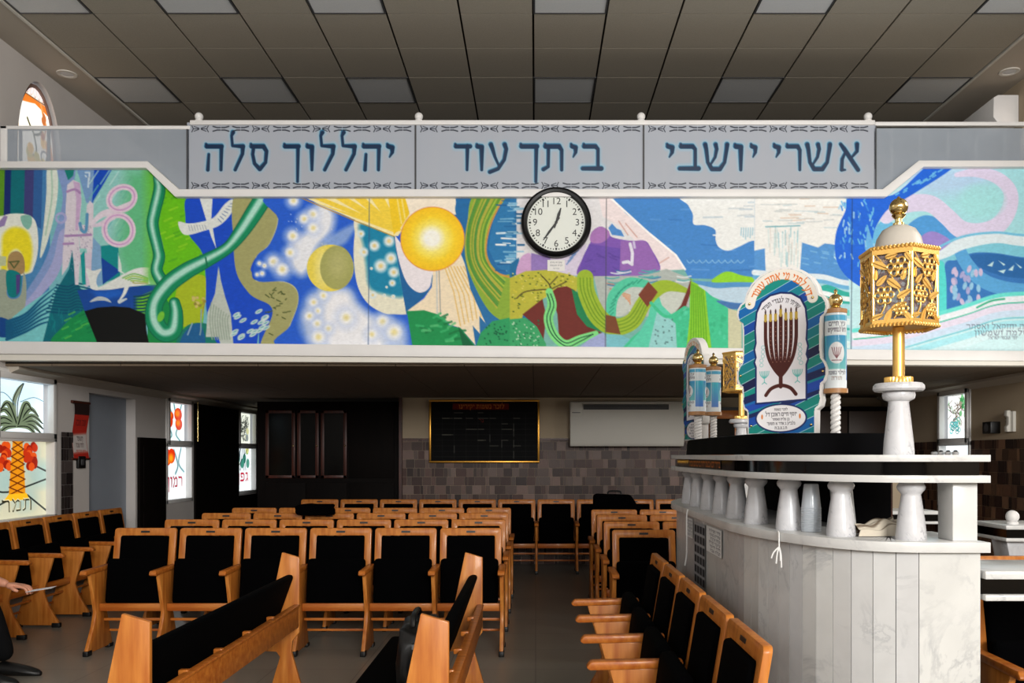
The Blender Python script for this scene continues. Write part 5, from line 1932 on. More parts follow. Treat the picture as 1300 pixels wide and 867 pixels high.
for a in ((.0, .36, 1.95, 2.06), (0, .05, 1.5, 1.95), (.31, .36, 1.5, 1.95), (0, .36, 1.45, 1.55)):
    mb.box(a[0], a[1], -.02, 0, a[2], a[3])
d = mb.build('door', M_WOODX, t, bevel=.004)
MB().box(.05, .31, -.01, -.002, 1.55, 1.95).build('pane', M_GLASSK, d)
MB().box(-.02, .38, -.03, .32, 2.06, 2.10).build('top', M_BLACKM, t)
MB().lathe([(.012, 0), (.012, .6)], (-4.59, 11.86, 1.66), 12).build('brass_rod', M_BRASS)
o = bpy.data.objects['brass_rod']
tag(o, 'thin upright brass rod hanging beside the pomegranate window', 'rod')

# ------------------------------------------------------------------ marble platform (bimah)
half = [(1.489, 2.92), (1.36, 2.92), (1.25, 2.925), (1.165, 2.955), (1.085, 3.02), (1.01, 3.13), (.945, 3.29), (.89, 3.48), (.862, 3.66), (.852, 3.9)]
OUT = half + [(x, 9.0 - y) for x, y in half[::-1]]


def dense(pts, step):
    out = [np.array(pts[0])]
    for a, b_ in zip(pts, pts[1:]):
        a, b_ = np.array(a), np.array(b_)
        n = max(1, int(round(np.linalg.norm(b_ - a) / step)))
        out += [a + (b_ - a) * k / n for k in range(1, n + 1)]
    return [tuple(p) for p in out]


def offset(pts, d):
    """moves an open line sideways; positive goes into the platform"""
    out = []
    for i, p in enumerate(pts):
        a = np.array(pts[max(i - 1, 0)])
        b_ = np.array(pts[min(i + 1, len(pts) - 1)])
        t_ = (b_ - a) / np.linalg.norm(b_ - a)
        nrm = np.array((t_[1], -t_[0]))
        out.append(tuple(np.array(p) + nrm * d))
    return out


CURVE = [tuple(p) for p in crom(OUT, 5, False)]


def band(mb, d0, d1, z0, z1, endx=None):
    a, b_ = offset(CURVE, d0), offset(CURVE, d1)
    if endx:
        a[0], b_[0] = (endx, a[0][1]), (endx, b_[0][1])
        a[-1], b_[-1] = (endx, a[-1][1]), (endx, b_[-1][1])
    n = len(a)
    vs, fs = [], []
    for z in (z0, z1):
        vs += [(p[0], p[1], z) for p in a] + [(p[0], p[1], z) for p in b_]
    for i in range(n - 1):
        fs += [(i, i + 1, n + i + 1, n + i), (2 * n + i, 2 * n + i + 1, 3 * n + i + 1, 3 * n + i),
               (i, i + 1, 2 * n + i + 1, 2 * n + i), (n + i, n + i + 1, 3 * n + i + 1, 3 * n + i)]
    fs += [(0, n, 3 * n, 2 * n), (n - 1, 2 * n - 1, 4 * n - 1, 3 * n - 1)]
    return mb.add(vs, fs)


# direction of positive offset must point into the platform
assert offset(CURVE, .1)[len(CURVE) // 2][0] > CURVE[len(CURVE) // 2][0] or True
SGN = 1 if offset(CURVE, .1)[len(CURVE) // 2][0] > CURVE[len(CURVE) // 2][0] else -1
bim = thing('reading_platform', 'curved white marble platform with a colonnade and black lettered band', 'platform', (0, 0, 0))
# base: upright marble boards side by side, each cut from its own slab
mb = MB()
cl = dense(OUT, .02)
arc_len = [0]
for a, b_ in zip(cl, cl[1:]):
    arc_len.append(arc_len[-1] + math.dist(a, b_))


def at_len(s, d=0.0):
    s = min(max(s, 0), arc_len[-1])
    i = max(1, int(np.searchsorted(arc_len, s)))
    i = min(i, len(cl) - 1)
    t_ = (s - arc_len[i - 1]) / max(1e-9, arc_len[i] - arc_len[i - 1])
    a, b_ = np.array(cl[i - 1]), np.array(cl[i])
    p = a + (b_ - a) * t_
    u = (b_ - a) / np.linalg.norm(b_ - a)
    return tuple(p + SGN * np.array((u[1], -u[0])) * d), u


tones = []
cuts = [0, .205] + [.205 + .0735 * k for k in range(1, 16)]
while cuts[-1] < arc_len[-1] - .5:
    cuts.append(cuts[-1] + .28)
cuts.append(arc_len[-1])
M_BASE = [marble_mat('marble board %d' % k, base=(222 - 5 * k, 222 - 5 * k, 219 - 4 * k), scale=2.0 + .5 * k, amount=.5) for k in range(4)]
for i, (s0, s1) in enumerate(zip(cuts, cuts[1:])):
    g = .0012
    (a, _), (b_, _), (c_, _), (d_, _) = at_len(s0 + g), at_len(s1 - g), at_len(s1 - g, .09), at_len(s0 + g, .09)
    mb.mi = (i * 7 + i // 3) % 4
    poly = [a, b_, c_, d_]
    mb.add([(p[0], p[1], z) for z in (0, 1.147) for p in poly], [(0, 1, 2, 3), (4, 5, 6, 7), (0, 1, 5, 4), (1, 2, 6, 5), (2, 3, 7, 6), (3, 0, 4, 7)])
mb.build('base', M_BASE, bim)
mb = MB()
band(mb, SGN * .012, SGN * .08, 0, 1.146)
mb.build('base_core', mat('joint grey', (128, 128, 130), .8), bim)
band(MB(), 0, 1, 0, 1)
mb = MB()
band(mb, SGN * -.03, SGN * .40, 1.147, 1.181, 1.507)
mb.build('shelf', M_MARBLE, bim, bevel=.008)
mb = MB()
band(mb, SGN * -.03, SGN * .30, 1.379, 1.403, 1.507)
mb.build('lower_slab', M_MARBLE, bim, bevel=.005)
mb = MB()
band(mb, SGN * -.005, SGN * .27, 1.403, 1.449, 1.482)
mb.build('black_band', mat('black polished granite', (4, 4, 5), .08, spec=.22), bim)
mb = MB()
band(mb, SGN * -.03, SGN * .36, 1.449, 1.4715, 1.507)
mb.build('upper_slab', M_MARBLE, bim, bevel=.005)


def column_prof(h, k=1.0, flutes=24):
    """tapered fluted column with a cup capital"""
    return [(.050 * k, 0), (.051 * k, .006), (.049 * k, .03 * h / .2), (.046 * k, .06 * h / .2), (.033 * k, .150 * h / .2), (.032 * k, .156 * h / .2), (.036 * k, .163 * h / .2), (.044 * k, .172 * h / .2), (.047 * k, .182 * h / .2), (.044 * k, .190 * h / .2), (.040 * k, .194 * h / .2), (.040 * k, h)]


def fluted(mb, prof, c=(0, 0, 0), n=48, depth=.035, z0=0, z1=9):
    vs, fs = [], []
    for r, h in prof:
        for i in range(n):
            a = 2 * PI * i / n
            q = r * (1 - (depth if (i % 2 and z0 < h < z1) else 0))
            vs.append((c[0] + q * math.cos(a), c[1] + q * math.sin(a), c[2] + h))
    for k in range(len(prof) - 1):
        for i in range(n):
            j = (i + 1) % n
            fs.append((k * n + i, k * n + j, (k + 1) * n + j, (k + 1) * n + i))
    fs.append(tuple(range(n)))
    fs.append(tuple(range((len(prof) - 1) * n, len(prof) * n)))
    return mb.add(vs, fs)


mb = MB()
fluted(mb, column_prof(.198), z0=.02)
col0 = mb.build('column', M_MARBLE2, bim, angle=50)
s = .203
first = True
while s < arc_len[-1] - .2:
    (p, _) = at_len(s, .075)
    if first:
        c_ = col0
        first = False
    else:
        c_ = col0.copy()
        COL.objects.link(c_)
    c_.location = (p[0], p[1], 1.181)
    s += .318
for y0, y1 in ((2.94, 3.05), (5.95, 6.06)):
    mb = MB()
    mb.box(1.405, 1.489, y0, y1, 1.181, 1.379)
    mb.build('end_pillar', M_MARBLE, bim, bevel=.003)
# lower side counter leaving the right end
mb = MB()
mb.box(1.495, 2.3, 2.90, 3.22, 1.057, 1.085)
mb.build('counter_slab', M_MARBLE, bim, bevel=.004)
MB().box(1.492, 2.28, 2.92, 3.2, 1.006, 1.057).build('counter_band', bpy.data.materials['black polished granite'], bim)
mb = MB()
mb.box(1.495, 2.3, 2.90, 3.22, .985, 1.006)
mb.build('counter_slab', M_MARBLE, bim, bevel=.004)
MB().box(2.2, 2.3, 2.95, 3.2, 0, .985).build('counter_leg', M_MARBLE, bim, bevel=.004)
# gold lettering on the left face of the black band
a = Art(0, 0, 96, 4.4, 3, (7, 7, 8))
hebrew(a, 'ברוך הבא בשם יהוה ברכנוכם מבית', 94, .9, 3.5, (226, 120, 30), width=92, fat=1.1)
s_mid = arc_len[-1] / 2


def frieze(X, Y):
    yy = 4.82 - X / 96 * .84
    return np.full(X.shape, .8445), yy, 1.448 - Y / 4.4 * .044


a.mesh('gold_lettering', frieze, M_PRINT, bim)
# paper notices on the left face of the base


def notice(y_far, y_near, z0, z1, art, label, name='paper_notice'):
    W, H = art.xs[-1] - art.x0, art.ys[-1] - art.y0
    o = art.mesh(name, lambda X, Y: (np.full(X.shape, 0.), -(X / W) * (y_far - y_near), -(Y / H) * (z1 - z0)), M_PAPER)
    o.location = (.846, y_far, z1)
    return tag(o, label, 'notice')


a = Art(0, 0, 24, 14, 3, (226, 226, 224))
for k in range(6):
    hebrew(a, ['סדר תפילות', 'שחרית בשעה', 'מנחה וערבית', 'שיעור תורה', 'הדף היומי', 'קבלת שבת'][k], 22, 1.4 + k * 2.1, 2.7 + k * 2.1, (70, 70, 80), width=18 - k % 3)
notice(4.32, 3.97, 1.0, 1.125, a, 'white printed notice taped on the platform side, nearest of the three notices')
a = Art(0, 0, 30, 32, 3, (150, 150, 152))
for r in range(6):
    for c_ in range(4):
        a.poly([(1.5 + c_ * 7.2, 1.5 + r * 5.1), (7.4 + c_ * 7.2, 1.5 + r * 5.1), (7.4 + c_ * 7.2, 5.2 + r * 5.1), (1.5 + c_ * 7.2, 5.2 + r * 5.1)], (30, 30, 36))
notice(4.66, 4.36, .79, 1.12, a, 'dark printed sheet with a grid of squares on the platform side, middle notice')
a = Art(0, 0, 22, 12, 3, (214, 214, 212))
for k in range(5):
    hebrew(a, ['הודעה חשובה', 'לציבור', 'המתפללים', 'נא לשמור', 'על השקט'][k], 20, 1.2 + k * 2.1, 2.5 + k * 2.1, (90, 90, 100), width=14 + k % 3)
notice(4.92, 4.70, 1.02, 1.125, a, 'small white notice on the platform side, farthest of the three notices')
# strings hanging from the shelf
M_STR = mat('white string', (232, 232, 230), .8)
o = MB().tube(crom([(.806, 4.62, 1.185), (.80, 4.62, 1.15), (.802, 4.63, 1.05), (.806, 4.66, .94), (.80, 4.68, .88)], 6, False), .004, 6).build('hanging_string', M_STR)
tag(o, 'long white string hanging from the far part of the marble shelf', 'string')
p0 = at_len(.735, -.036)[0]
mb = MB()
mb.tube([(p0[0], p0[1] + .01, 1.184), (p0[0], p0[1], 1.18), (p0[0], p0[1] - .002, 1.125)], .003, 6)
for dx, dz in ((-.03, -.04), (-.012, -.06), (.008, -.075), (.004, -.05)):
    mb.tube(crom([(p0[0], p0[1] - .002, 1.127), (p0[0] + dx * .7, p0[1] - .006, 1.12 + dz * .3), (p0[0] + dx, p0[1] - .004, 1.125 + dz)], 4, False), .003, 6)
o = mb.build('knotted_string', M_STR)
tag(o, 'short knotted white string hanging from the front of the marble shelf', 'string')

# reading table inside, under a black cloth, its flat top just above the slab
t = thing('reading_table', 'reading table under a black cloth inside the marble platform', 'table', (1.17, 4.32, 0))
mb = MB()
vs, fs = [], []
ring = []
hx, hy = .315, .93
n = 80
for k in range(n):
    a_ = 2 * PI * k / n
    c_, s_ = math.cos(a_), math.sin(a_)
    e = 5
    rr = (abs(c_) ** e + abs(s_) ** e) ** (-1 / e)
    ring.append((c_ * rr * hx, s_ * rr * hy))
for lev, (z, sc, wob) in enumerate(((1.557, .97, 0), (1.553, .99, 0), (1.53, 1.0, .002), (1.4735, 1.005, .003))):
    for k, (x, y) in enumerate(ring):
        w = 1 + wob * math.sin(k * 1.7) * 3
        vs.append((x * sc * w, y * (1 + (sc - 1) * hx / hy) * (1 + wob * .3 * math.sin(k * 1.3)), z))
for lev in range(3):
    for k in range(n):
        j = (k + 1) % n
        fs.append((lev * n + k, (lev + 1) * n + k, (lev + 1) * n + j, lev * n + j))
fs.append(tuple(range(n)))
mb.add(vs, fs)
mb.build('cover_cloth', M_VELVET, t)
for sx in (-1, 1):
    for sy in (-1, 1):
        MB().box(.20 + sx * .05 - .03, .20 + sx * .05 + .03, sy * .75 - .03, sy * .75 + .03, 0, 1.48).build('leg', M_WOODD, t, bevel=.004)
MB().box(-.24, .24, -.78, .78, 1.4735, 1.55).build('top', M_WOODD, t)
MB().box(.09, .26, -.82, .82, .3, 1.47).build('skirt_cloth', M_VELVET, t, bevel=.01)
# a marble post leaning inside
t = MB()
t.prism([(1.17, 1.182), (1.245, 1.182), (1.225, 1.378), (1.155, 1.378)], 3.38, 3.44)
o = t.build('marble_post', M_MARBLE, bevel=.004)
tag(o, 'narrow marble post inside the platform, seen between two columns behind the cloth', 'post')

# ------------------------------------------------------------------ things on the shelf
t = thing('cup_stack', 'stack of clear white plastic cups upside down on the marble shelf', 'cups', (1.045, 3.31, 1.182))
M_CUP = mat('translucent cup plastic', (222, 230, 238), .3, coat=.3)
M_CUP.node_tree.nodes['Principled BSDF'].inputs['Transmission Weight'].default_value = .35
for k in range(11):
    mb = MB()
    z = .0085 * k
    top = .095 + z
    mb.lathe([(.037, z), (.038, z + .004), (.036, z + .006), (.027, top - .003), (.024, top), (.0001, top)], n=24, cap=False)
    o = mb.build('cup', M_CUP, t)
bmname = 'folded_cloth'
bm = bmesh.new()
bmesh.ops.create_grid(bm, x_segments=40, y_segments=24, size=.5)
from mathutils import noise as _nz
vtx = []
mb = MB()
a = Art(0, 0, 30, 12, 4, (206, 196, 178))
for k in range(6):
    a.line([(-1, 2.2 + k * 1.7), (10, 1.6 + k * 1.9), (20, 2.6 + k * 1.6), (31, 1.8 + k * 1.8)], .35 + .25 * (k % 2), (110, 96, 80), smooth=True)
for k in range(30):
    x, y = rm.uniform(0, 8), rm.uniform(5, 12)
    a.line([(x, y), (x + rm.uniform(-1, 1), y + 1.6)], .5, (120, 84, 64))
bm.free()


def cloth(X, Y):
    u, v = X / 30, Y / 12
    ang = v * PI
    w = .16 * (1 - .05 * np.sin(u * 9))
    h = .03 + .03 * u + .006 * np.sin(u * 11 + v * 3) + .005 * np.sin(v * 17 + u * 4)
    yy = -.055 * np.cos(ang) * (1 + .12 * np.sin(u * 7))
    zz_ = np.abs(np.sin(ang)) ** .5 * h + .002 + .006 * np.sin(v * 22 + np.sin(u * 5)) * np.sin(ang)
    return (u - .5) * w + .01 * np.sin(v * 9), yy, np.maximum(zz_, .001)


o = a.mesh(bmname, lambda X, Y: cloth(X, 12 - Y) if 0 else cloth(X, Y), M_PAPER)
o.location = (1.222, 3.14, 1.182)
for p in o.data.polygons:
    p.use_smooth = True
tag(o, 'crumpled cream cloth with brown stripes lying on the shelf between two columns', 'cloth')

# ------------------------------------------------------------------ gold lanterns on marble pedestals
def lantern(x, y, z, label, plab, k=1.0, rz=.0, domed=True):
    p = thing('marble_pedestal', plab, 'pedestal', (x, y, z))
    mb = MB()
    fluted(mb, [(r * k, h * k) for r, h in ((.050, 0), (.0505, .006), (.048, .05), (.0335, .178), (.034, .184), (.05, .192), (.054, .204), (.052, .216), (.04, .219))], z0=.008, z1=.18)
    mb.build('shaft', M_MARBLE2, p, angle=50)
    MB().lathe([(r * k, h * k) for r, h in ((.04, .217), (.078, .219), (.084, .226), (.083, .238), (.076, .246), (.03, .248))], n=40).build('top_plate', M_MARBLE2, p)
    zl = .248 * k
    t = thing('gold_lantern', label, 'lantern', (x, y, z + zl), rz)
    mb = MB()
    fluted(mb, [(.046 * k, 0), (.047 * k, .003 * k), (.047 * k, .018 * k), (.045 * k, .02 * k), (.02 * k, .021 * k)], n=56, depth=.08, z0=.001, z1=.1)
    mb.build('base_ring', M_GOLD, t)
    MB().lathe([(.020 * k, .02 * k), (.0195 * k, .19 * k)], n=24).build('pole', M_GOLD, t)
    z0, z1, Rr = .188 * k, .448 * k, .122 * k
    hexp = [(Rr * math.cos(q * PI / 3), Rr * math.sin(q * PI / 3)) for q in range(6)]
    for zz0, zz1, e in ((z0, z0 + .018 * k, 1.05), (z1 - .022 * k, z1, 1.05)):
        mb = MB()
        for q in range(6):
            a, b_ = np.array(hexp[q]) * e, np.array(hexp[(q + 1) % 6]) * e
            mb.prism([tuple(a), tuple(b_), tuple(b_ * .94), tuple(a * .94)], zz0, zz1, 'xy')
            for j in range(10):       # beaded edge
                c = a + (b_ - a) * (j + .5) / 10
                mb.ball((c[0] * 1.005, c[1] * 1.005, zz1 if zz0 > z0 + .1 * k else zz0), .0075 * k, 8)
        if zz0 == z0:
            mb.prism([(h[0] * .98, h[1] * .98) for h in hexp], z0 + .004 * k, z0 + .008 * k, 'xy')
        mb.build('cage_rim', M_GOLD, t)
    mb = MB()
    for h in hexp:
        mb.tube([(h[0], h[1], z0), (h[0], h[1], z1)], .005 * k, 8)
    mb.build('corner_bar', M_GOLD, t)
    lm = mat('smoky purple glass', (176, 160, 170), .15, spec=.6, coat=.4, var=.8, scale=30)
    lm.node_tree.nodes['Principled BSDF'].inputs['Alpha'].default_value = .55
    MB().prism([(h[0] * .93, h[1] * .93) for h in hexp], z0 + .012 * k, z1 - .01 * k, 'xy').build('glass_liner', lm, t)
    pan = None
    for q in range(6):
        if pan is None:
            mb = MB()
            s_ = Rr
            W2 = s_ * .5
            rs = random.Random(4)

            def flower(cx, cz, r):
                for j in range(6):
                    an = j * PI / 3
                    px_, pz_ = cx + r * math.cos(an), cz + r * math.sin(an)
                    mb.tube([(px_ + r * .48 * math.cos(b * PI / 5), -.004 * k, pz_ + r * .48 * math.sin(b * PI / 5)) for b in range(10)], .0034 * k, 6, closed=True)
                mb.tube([(cx + r * .4 * math.cos(b * PI / 5), -.006 * k, cz + r * .4 * math.sin(b * PI / 5)) for b in range(10)], .0036 * k, 6, closed=True)

            def leaf(cx, cz, L, an):
                pts = []
                for b in range(12):
                    th = b * PI / 6
                    u, v = L * math.cos(th), L * .42 * math.sin(th) * (1 - .3 * math.cos(th))
                    pts.append((cx + u * math.cos(an) - v * math.sin(an), cz + u * math.sin(an) + v * math.cos(an)))
                mb.prism(pts, -.006 * k, -.001 * k)
                mb.tube([(cx - L * math.cos(an), -.007 * k, cz - L * math.sin(an)), (cx + L * math.cos(an), -.007 * k, cz + L * math.sin(an))], .002 * k, 5)
            zm = (z0 + z1) / 2
            flower(W2 * .28, z1 - .068 * k, .023 * k)
            flower(-W2 * .42, zm - .03 * k, .021 * k)
            flower(W2 * .45, z0 + .05 * k, .015 * k)
            for (lx, lz, L, an) in ((-.6, .07, .022, -.5), (.1, .005, .022, -.7), (.62, -.03, .02, .5), (.35, -.07, .021, .4), (-.55, .02, .018, .8), (-.2, -.1, .02, 1.2), (.6, .035, .016, 1.3), (-.75, -.1, .016, .3), (.85, .09, .016, -1.0), (-.05, .1, .016, .2), (.75, -.1, .016, 2.2), (-.85, .04, .014, 1.5)):
                leaf(W2 * lx, zm + lz * k, L * k * 1.25, an)
            for path in ([(-.9, .11), (-.3, .06), (.2, .0), (.5, -.06), (.1, -.11)], [(-.8, -.11), (-.4, -.07), (-.4, -.03)], [(.9, .11), (.8, .0), (.5, -.06)], [(.28, .06), (.1, .03), (-.3, .06)]):
                mb.tube([(a_ * W2, -.003 * k, zm + b_ * k) for a_, b_ in crom(path, 5, False)], .0026 * k, 6)
            pan = mb.build('filigree_panel', M_GOLD, t)
            o = pan
        else:
            o = pan.copy()
            COL.objects.link(o)
            o.parent = t
        am = (q + .5) * PI / 3
        o.location = (Rr * .866 * math.cos(am), Rr * .866 * math.sin(am), 0)
        o.rotation_euler = (0, 0, am + PI / 2)
    if not domed:
        return t
    MB().lathe([(.088 * k, z1 - .002 * k), (.088 * k, z1 + .006 * k), (.080 * k, z1 + .014 * k), (.078 * k, z1 + .025 * k), (.072 * k, z1 + .05 * k), (.055 * k, z1 + .078 * k), (.03 * k, z1 + .092 * k), (.0001, z1 + .096 * k)], n=40).build('dome', mat('white lantern dome', (188, 182, 172), .4), t)
    mb = MB()
    zq = z1 + .094 * k
    mb.lathe([(r * k, zq + h * k) for r, h in ((.019, 0), (.019, .008), (.012, .012), (.012, .022), (.02, .03), (.024, .036), (.016, .04))], n=24)
    mb.ball((0, 0, zq + .064 * k), .031 * k, 24)
    mb.lathe([(r * k, zq + h * k) for r, h in ((.008, .092), (.004, .1), (.0001, .102))], n=12)
    mb.build('finial', M_BRASS, t)
    return t


lantern(1.252, 3.01, 1.4715, 'gold filigree lantern with white dome on the near marble column at right', 'white marble column pedestal under the near gold lantern', 1.0, math.radians(-33))
lantern(1.41, 5.98, 1.4715, 'gold filigree lantern half hidden behind the tall menorah board', 'marble pedestal under the far gold lantern behind the menorah board', 1.0, math.radians(-60), domed=False)


# ------------------------------------------------------------------ menorah boards
def outline():
    """right half of the board, then mirrored; in hundredths, y down from 0 to 208"""
    r = [(0, 0), (14, 1.5), (27, 7), (38, 16), (45, 27), (48, 38), (53, 41), (57, 47), (58, 54), (56, 61), (51, 65), (50, 75), (50, 104), (51, 116), (55, 121), (58, 128), (58, 137), (55, 144), (51, 147), (50, 160), (51, 166), (49, 174), (44, 178), (43.5, 208)]
    return r + [(-x, y) for x, y in r[::-1][:-1]]


def board(loc, rz, label, k):
    t = thing('menorah_board', label, 'board', loc, rz)
    S = .0035 * k
    ol = outline()
    pts = [(x * S, (208 - y) * S) for x, y in ol]
    mb = MB()
    mb.prism(pts, 0, .055 * k)
    mb.build('white_back', M_WHITE, t, bevel=.003)
    a = Art(-60, -1, 60, 209, 2.0, (20, 120, 140))
    # diagonal stripes
    cols = [(8, 132, 124), (4, 96, 168), (6, 124, 136), (10, 128, 120), (8, 20, 70), (10, 140, 130), (6, 100, 172), (8, 130, 146), (10, 70, 160), (8, 130, 120)]
    for i in range(26):
        y = -60 + i * 12
        a.poly([(-62, y + 40), (62, y - 16), (62, y - 4), (-62, y + 52)], cols[i % 10])
        a.line([(-62, y + 40), (62, y - 16)], .6, (190, 222, 228))
    for (y, w, c) in ((150, 9, (12, 30, 84)), (162, 8, (24, 70, 170)), (172, 5, (12, 30, 84))):
        a.line([(-60, y + 18), (60, y - 20)], w, c)
    # inscription arch
    arc = [(40 * math.cos(q * PI / 24), 47 - 38 * math.sin(q * PI / 24)) for q in range(1, 24)]
    a.line(arc, 13, (238, 232, 222))
    txt = 'דע לפני מי אתה עומד'

    def warp(x, y):
        th = PI * .93 - (x / 106) * PI * .86
        rr = 36 + (10 - y)
        return 1 * rr * math.cos(th), 46 - (rr - .5) * .97 * math.sin(th)
    hebrew(a, txt, 106, 5.5, 14.5, (222, 110, 20), width=102, warp=warp, fat=1.1)
    # white window with navy edge
    win = [(-31, 167), (-31, 122), (-33, 116), (-31, 110), (-33, 100), (-31, 92), (-32, 74), (-30, 54), (-24, 42), (-13, 35), (0, 33), (13, 35), (24, 42), (30, 54), (32, 74), (31, 92), (33, 100), (31, 110), (33, 116), (31, 122), (31, 164)]
    a.poly([(x * 1.07, 100 + (y - 100) * 1.035) for x, y in win], (14, 36, 96))
    a.poly(win, (236, 234, 240))

    def warp2(x, y):
        th = PI * .80 - (x / 60) * PI * .6
        rr = 26 + (10 - y)
        return rr * math.cos(th), 68 - rr * .95 * math.sin(th)
    hebrew(a, "שויתי ה' לנגדי תמיד", 60, 5, 10.5, (30, 26, 34), width=60, warp=warp2)
    BRN = (74, 24, 18)
    for xs in (6.5, 13, 19.5):
        for sg in (-1, 1):
            a.line([(sg * xs, 66), (sg * xs * .98, 92), (sg * xs * .78, 112), (sg * xs * .4, 126), (0, 132 + (xs - 13) * .5)], 4.4, BRN, smooth=True)
    a.line([(0, 60), (0, 148)], 4.8, BRN)
    a.line([(-19, 158), (-12, 150), (0, 146.5), (12, 150), (19, 158)], 4.4, BRN, smooth=True)
    for j, xs in enumerate((-19.5, -13, -6.5, 0, 6.5, 13, 19.5)):
        top = 64 if xs else 59
        a.line([(xs, top - 6), (xs, top + 1)], 3.6, (196, 166, 70))
        a.disc(xs, top - 9.5, 1, (60, 26, 20), ry=3)
    for xs in (-13, -6.5, 0, 6.5, 13):
        for j in range(9):
            a.disc(xs * (1 - max(0, j - 5) * .07), 74 + j * 5.4, .5, (176, 130, 110))
    for sg in (-1, 1):
        for r_ in (2, 4, 6):
            a.line([(sg * 21 - r_, 128), (sg * 21 - r_ * .8, 133), (sg * 21, 135 + r_ * .3), (sg * 21 + r_ * .8, 133), (sg * 21 + r_, 128)], .8, (90, 190, 186), smooth=True)
        a.line([(sg * 21, 128), (sg * 21, 142)], .9, (90, 190, 186))
        a.line([(sg * 21 - 3, 144), (sg * 21, 141.5), (sg * 21 + 3, 144)], .9, (90, 190, 186))
        for j in range(5):
            a.ring(sg * 24 + rm.uniform(-1.5, 1.5), 98 + j * 5.5, 2.2, .7, (150, 206, 206))
    # oval dedication
    a.disc(0, 187, 33, (14, 36, 96), ry=18)
    a.disc(0, 187, 31, (238, 236, 238), ry=16.2)
    for j, (tx, w, yy, h) in enumerate((('לזכר נשמת', 17, 175, 2.6), ('יוסף חיים ראובן ז"ל', 40, 180, 4.4), ('בן מליה ואסתר', 22, 187, 2.8), ('נלב"ע ג אדר א תשעד', 36, 192, 3.2), ('ת.נ.צ.ב.ה', 16, 197.5, 3))):
        hebrew(a, tx, w / 2, yy, yy + h, (40, 36, 44), width=w, fat=1.1)
    a.disc(-24, 185, 1.2, (220, 130, 60), ry=3)
    a.disc(24, 185, 1.2, (220, 130, 60), ry=3)
    inner = [(x * .95, 104 + (y - 104) * .975) for x, y in ol]
    pa = np.array(inner)

    def keep(kx, ky):
        ins = np.zeros(kx.shape, bool)
        for (xa, ya), (xb, yb) in zip(pa, np.roll(pa, -1, 0)):
            if yb != ya:
                ins ^= ((ya > ky) != (yb > ky)) & (kx < (xb - xa) * (ky - ya) / (yb - ya) + xa)
        return ins
    a.mesh('printed_front', lambda X, Y: (X * S, np.full(X.shape, -.0015), (208 - Y) * S), M_PRINT, t, keep=keep)
    mb = MB()
    for (x, y) in ((40, 42), (-40, 42), (52, 132), (-52, 132), (38, 196), (-38, 196)):
        mb.ball((x * S, -.004, (208 - y) * S), .006 * k, 10)
    mb.build('screw_cap', M_BRASS, t)
    return t


board((1.062, 3.78, 1.5575), math.radians(-36), 'tall teal board painted with a brown menorah on the black cloth', 1.0)
board((.925, 5.14, 1.5575), math.radians(-78), 'smaller menorah board seen edge on behind the two small scroll posts', .83)


# ------------------------------------------------------------------ scroll posts
def scroll_post(loc, label, H, R, rz):
    t = thing('scroll_post', label, 'scroll post', loc, rz, 'scroll shaped posts on the black cloth')
    hb = H * .29
    mb = MB()
    for ph in (0, PI):
        mb.tube([(R * .25 * math.cos(ph + q * .42), R * .25 * math.sin(ph + q * .42), hb * q / 60) for q in range(61)], R * .21, 8)
    mb.build('twisted_leg', M_WHITE, t)
    MB().lathe([(R * .6, hb), (R * 1.06, hb + .002), (R * 1.06, hb + .02), (R * .95, hb + .022)], n=32).build('collar', mat('tan wood collar', (178, 128, 80), .4), t)
    zt = H * .86
    MB().lathe([(R * .95, zt - .002), (R * 1.0, zt), (R * 1.0, zt + .016), (R * .7, zt + .02)], n=32).build('collar', bpy.data.materials['tan wood collar'], t)
    mb = MB()
    mb.lathe([(R * .42, zt + .018), (R * .5, zt + .024), (R * .4, zt + .03)], n=20)
    mb.ball((0, 0, zt + .03 + R * .52), R * .62, 24)
    mb.lathe([(R * .16, zt + .03 + R * 1.1), (R * .12, zt + .03 + R * 1.25), (R * .18, zt + .03 + R * 1.4), (.0001, zt + .03 + R * 1.6)], n=12)
    mb.build('gold_finial', M_BRASS, t)
    a = Art(0, 0, 88, 112, 1.5, (228, 236, 240))
    for rep in (0, 44):
        a.poly([(rep, 34), (rep + 44, 34), (rep + 44, 84), (rep, 84)], lambda X, Y: np.stack([60 + (Y - 34) * 1.2, 150 + (Y - 34) * 1.0, 200 + 0 * X], -1))
        a.poly([(rep + 30, 34), (rep + 44, 34), (rep + 44, 100), (rep + 30, 100)], lambda X, Y: np.stack([70 + (Y - 34) * .3, 190 - (Y - 34) * .9, 210 + 0 * X], -1))
        a.disc(rep + 15, 60, 11, (234, 236, 240), ry=16)
        for xx in (-6, -3, 0, 3, 6):
            a.line([(rep + 15 + xx, 52), (rep + 15 + xx * .6, 62), (rep + 15, 68)], .9, (120, 60, 70))
        a.line([(rep + 9, 71), (rep + 21, 71)], 1.2, (120, 60, 70))
        a.poly([(rep, 4), (rep + 44, 4), (rep + 44, 12), (rep, 12)], (80, 170, 210))
        hebrew(a, 'עץ חיים', rep + 28, 14, 20, (40, 40, 60), width=24)
        hebrew(a, 'היא למחזיקים', rep + 29, 23, 29, (50, 40, 60), width=26)
        hebrew(a, 'לעילוי נשמת', rep + 28, 87, 92, (50, 50, 70), width=24)
        hebrew(a, 'תורה', rep + 22, 95, 100, (120, 90, 80), width=14)
        a.line([(rep + 30, 0), (rep + 30, 112)], .8, (240, 250, 250))
    a.mesh('printed_sleeve', lambda X, Y: (R * .95 * np.sin(X / 88 * 2 * PI), -R * .95 * np.cos(X / 88 * 2 * PI), zt - Y / 112 * (zt - hb - .022)), M_PRINT, t)
    return t


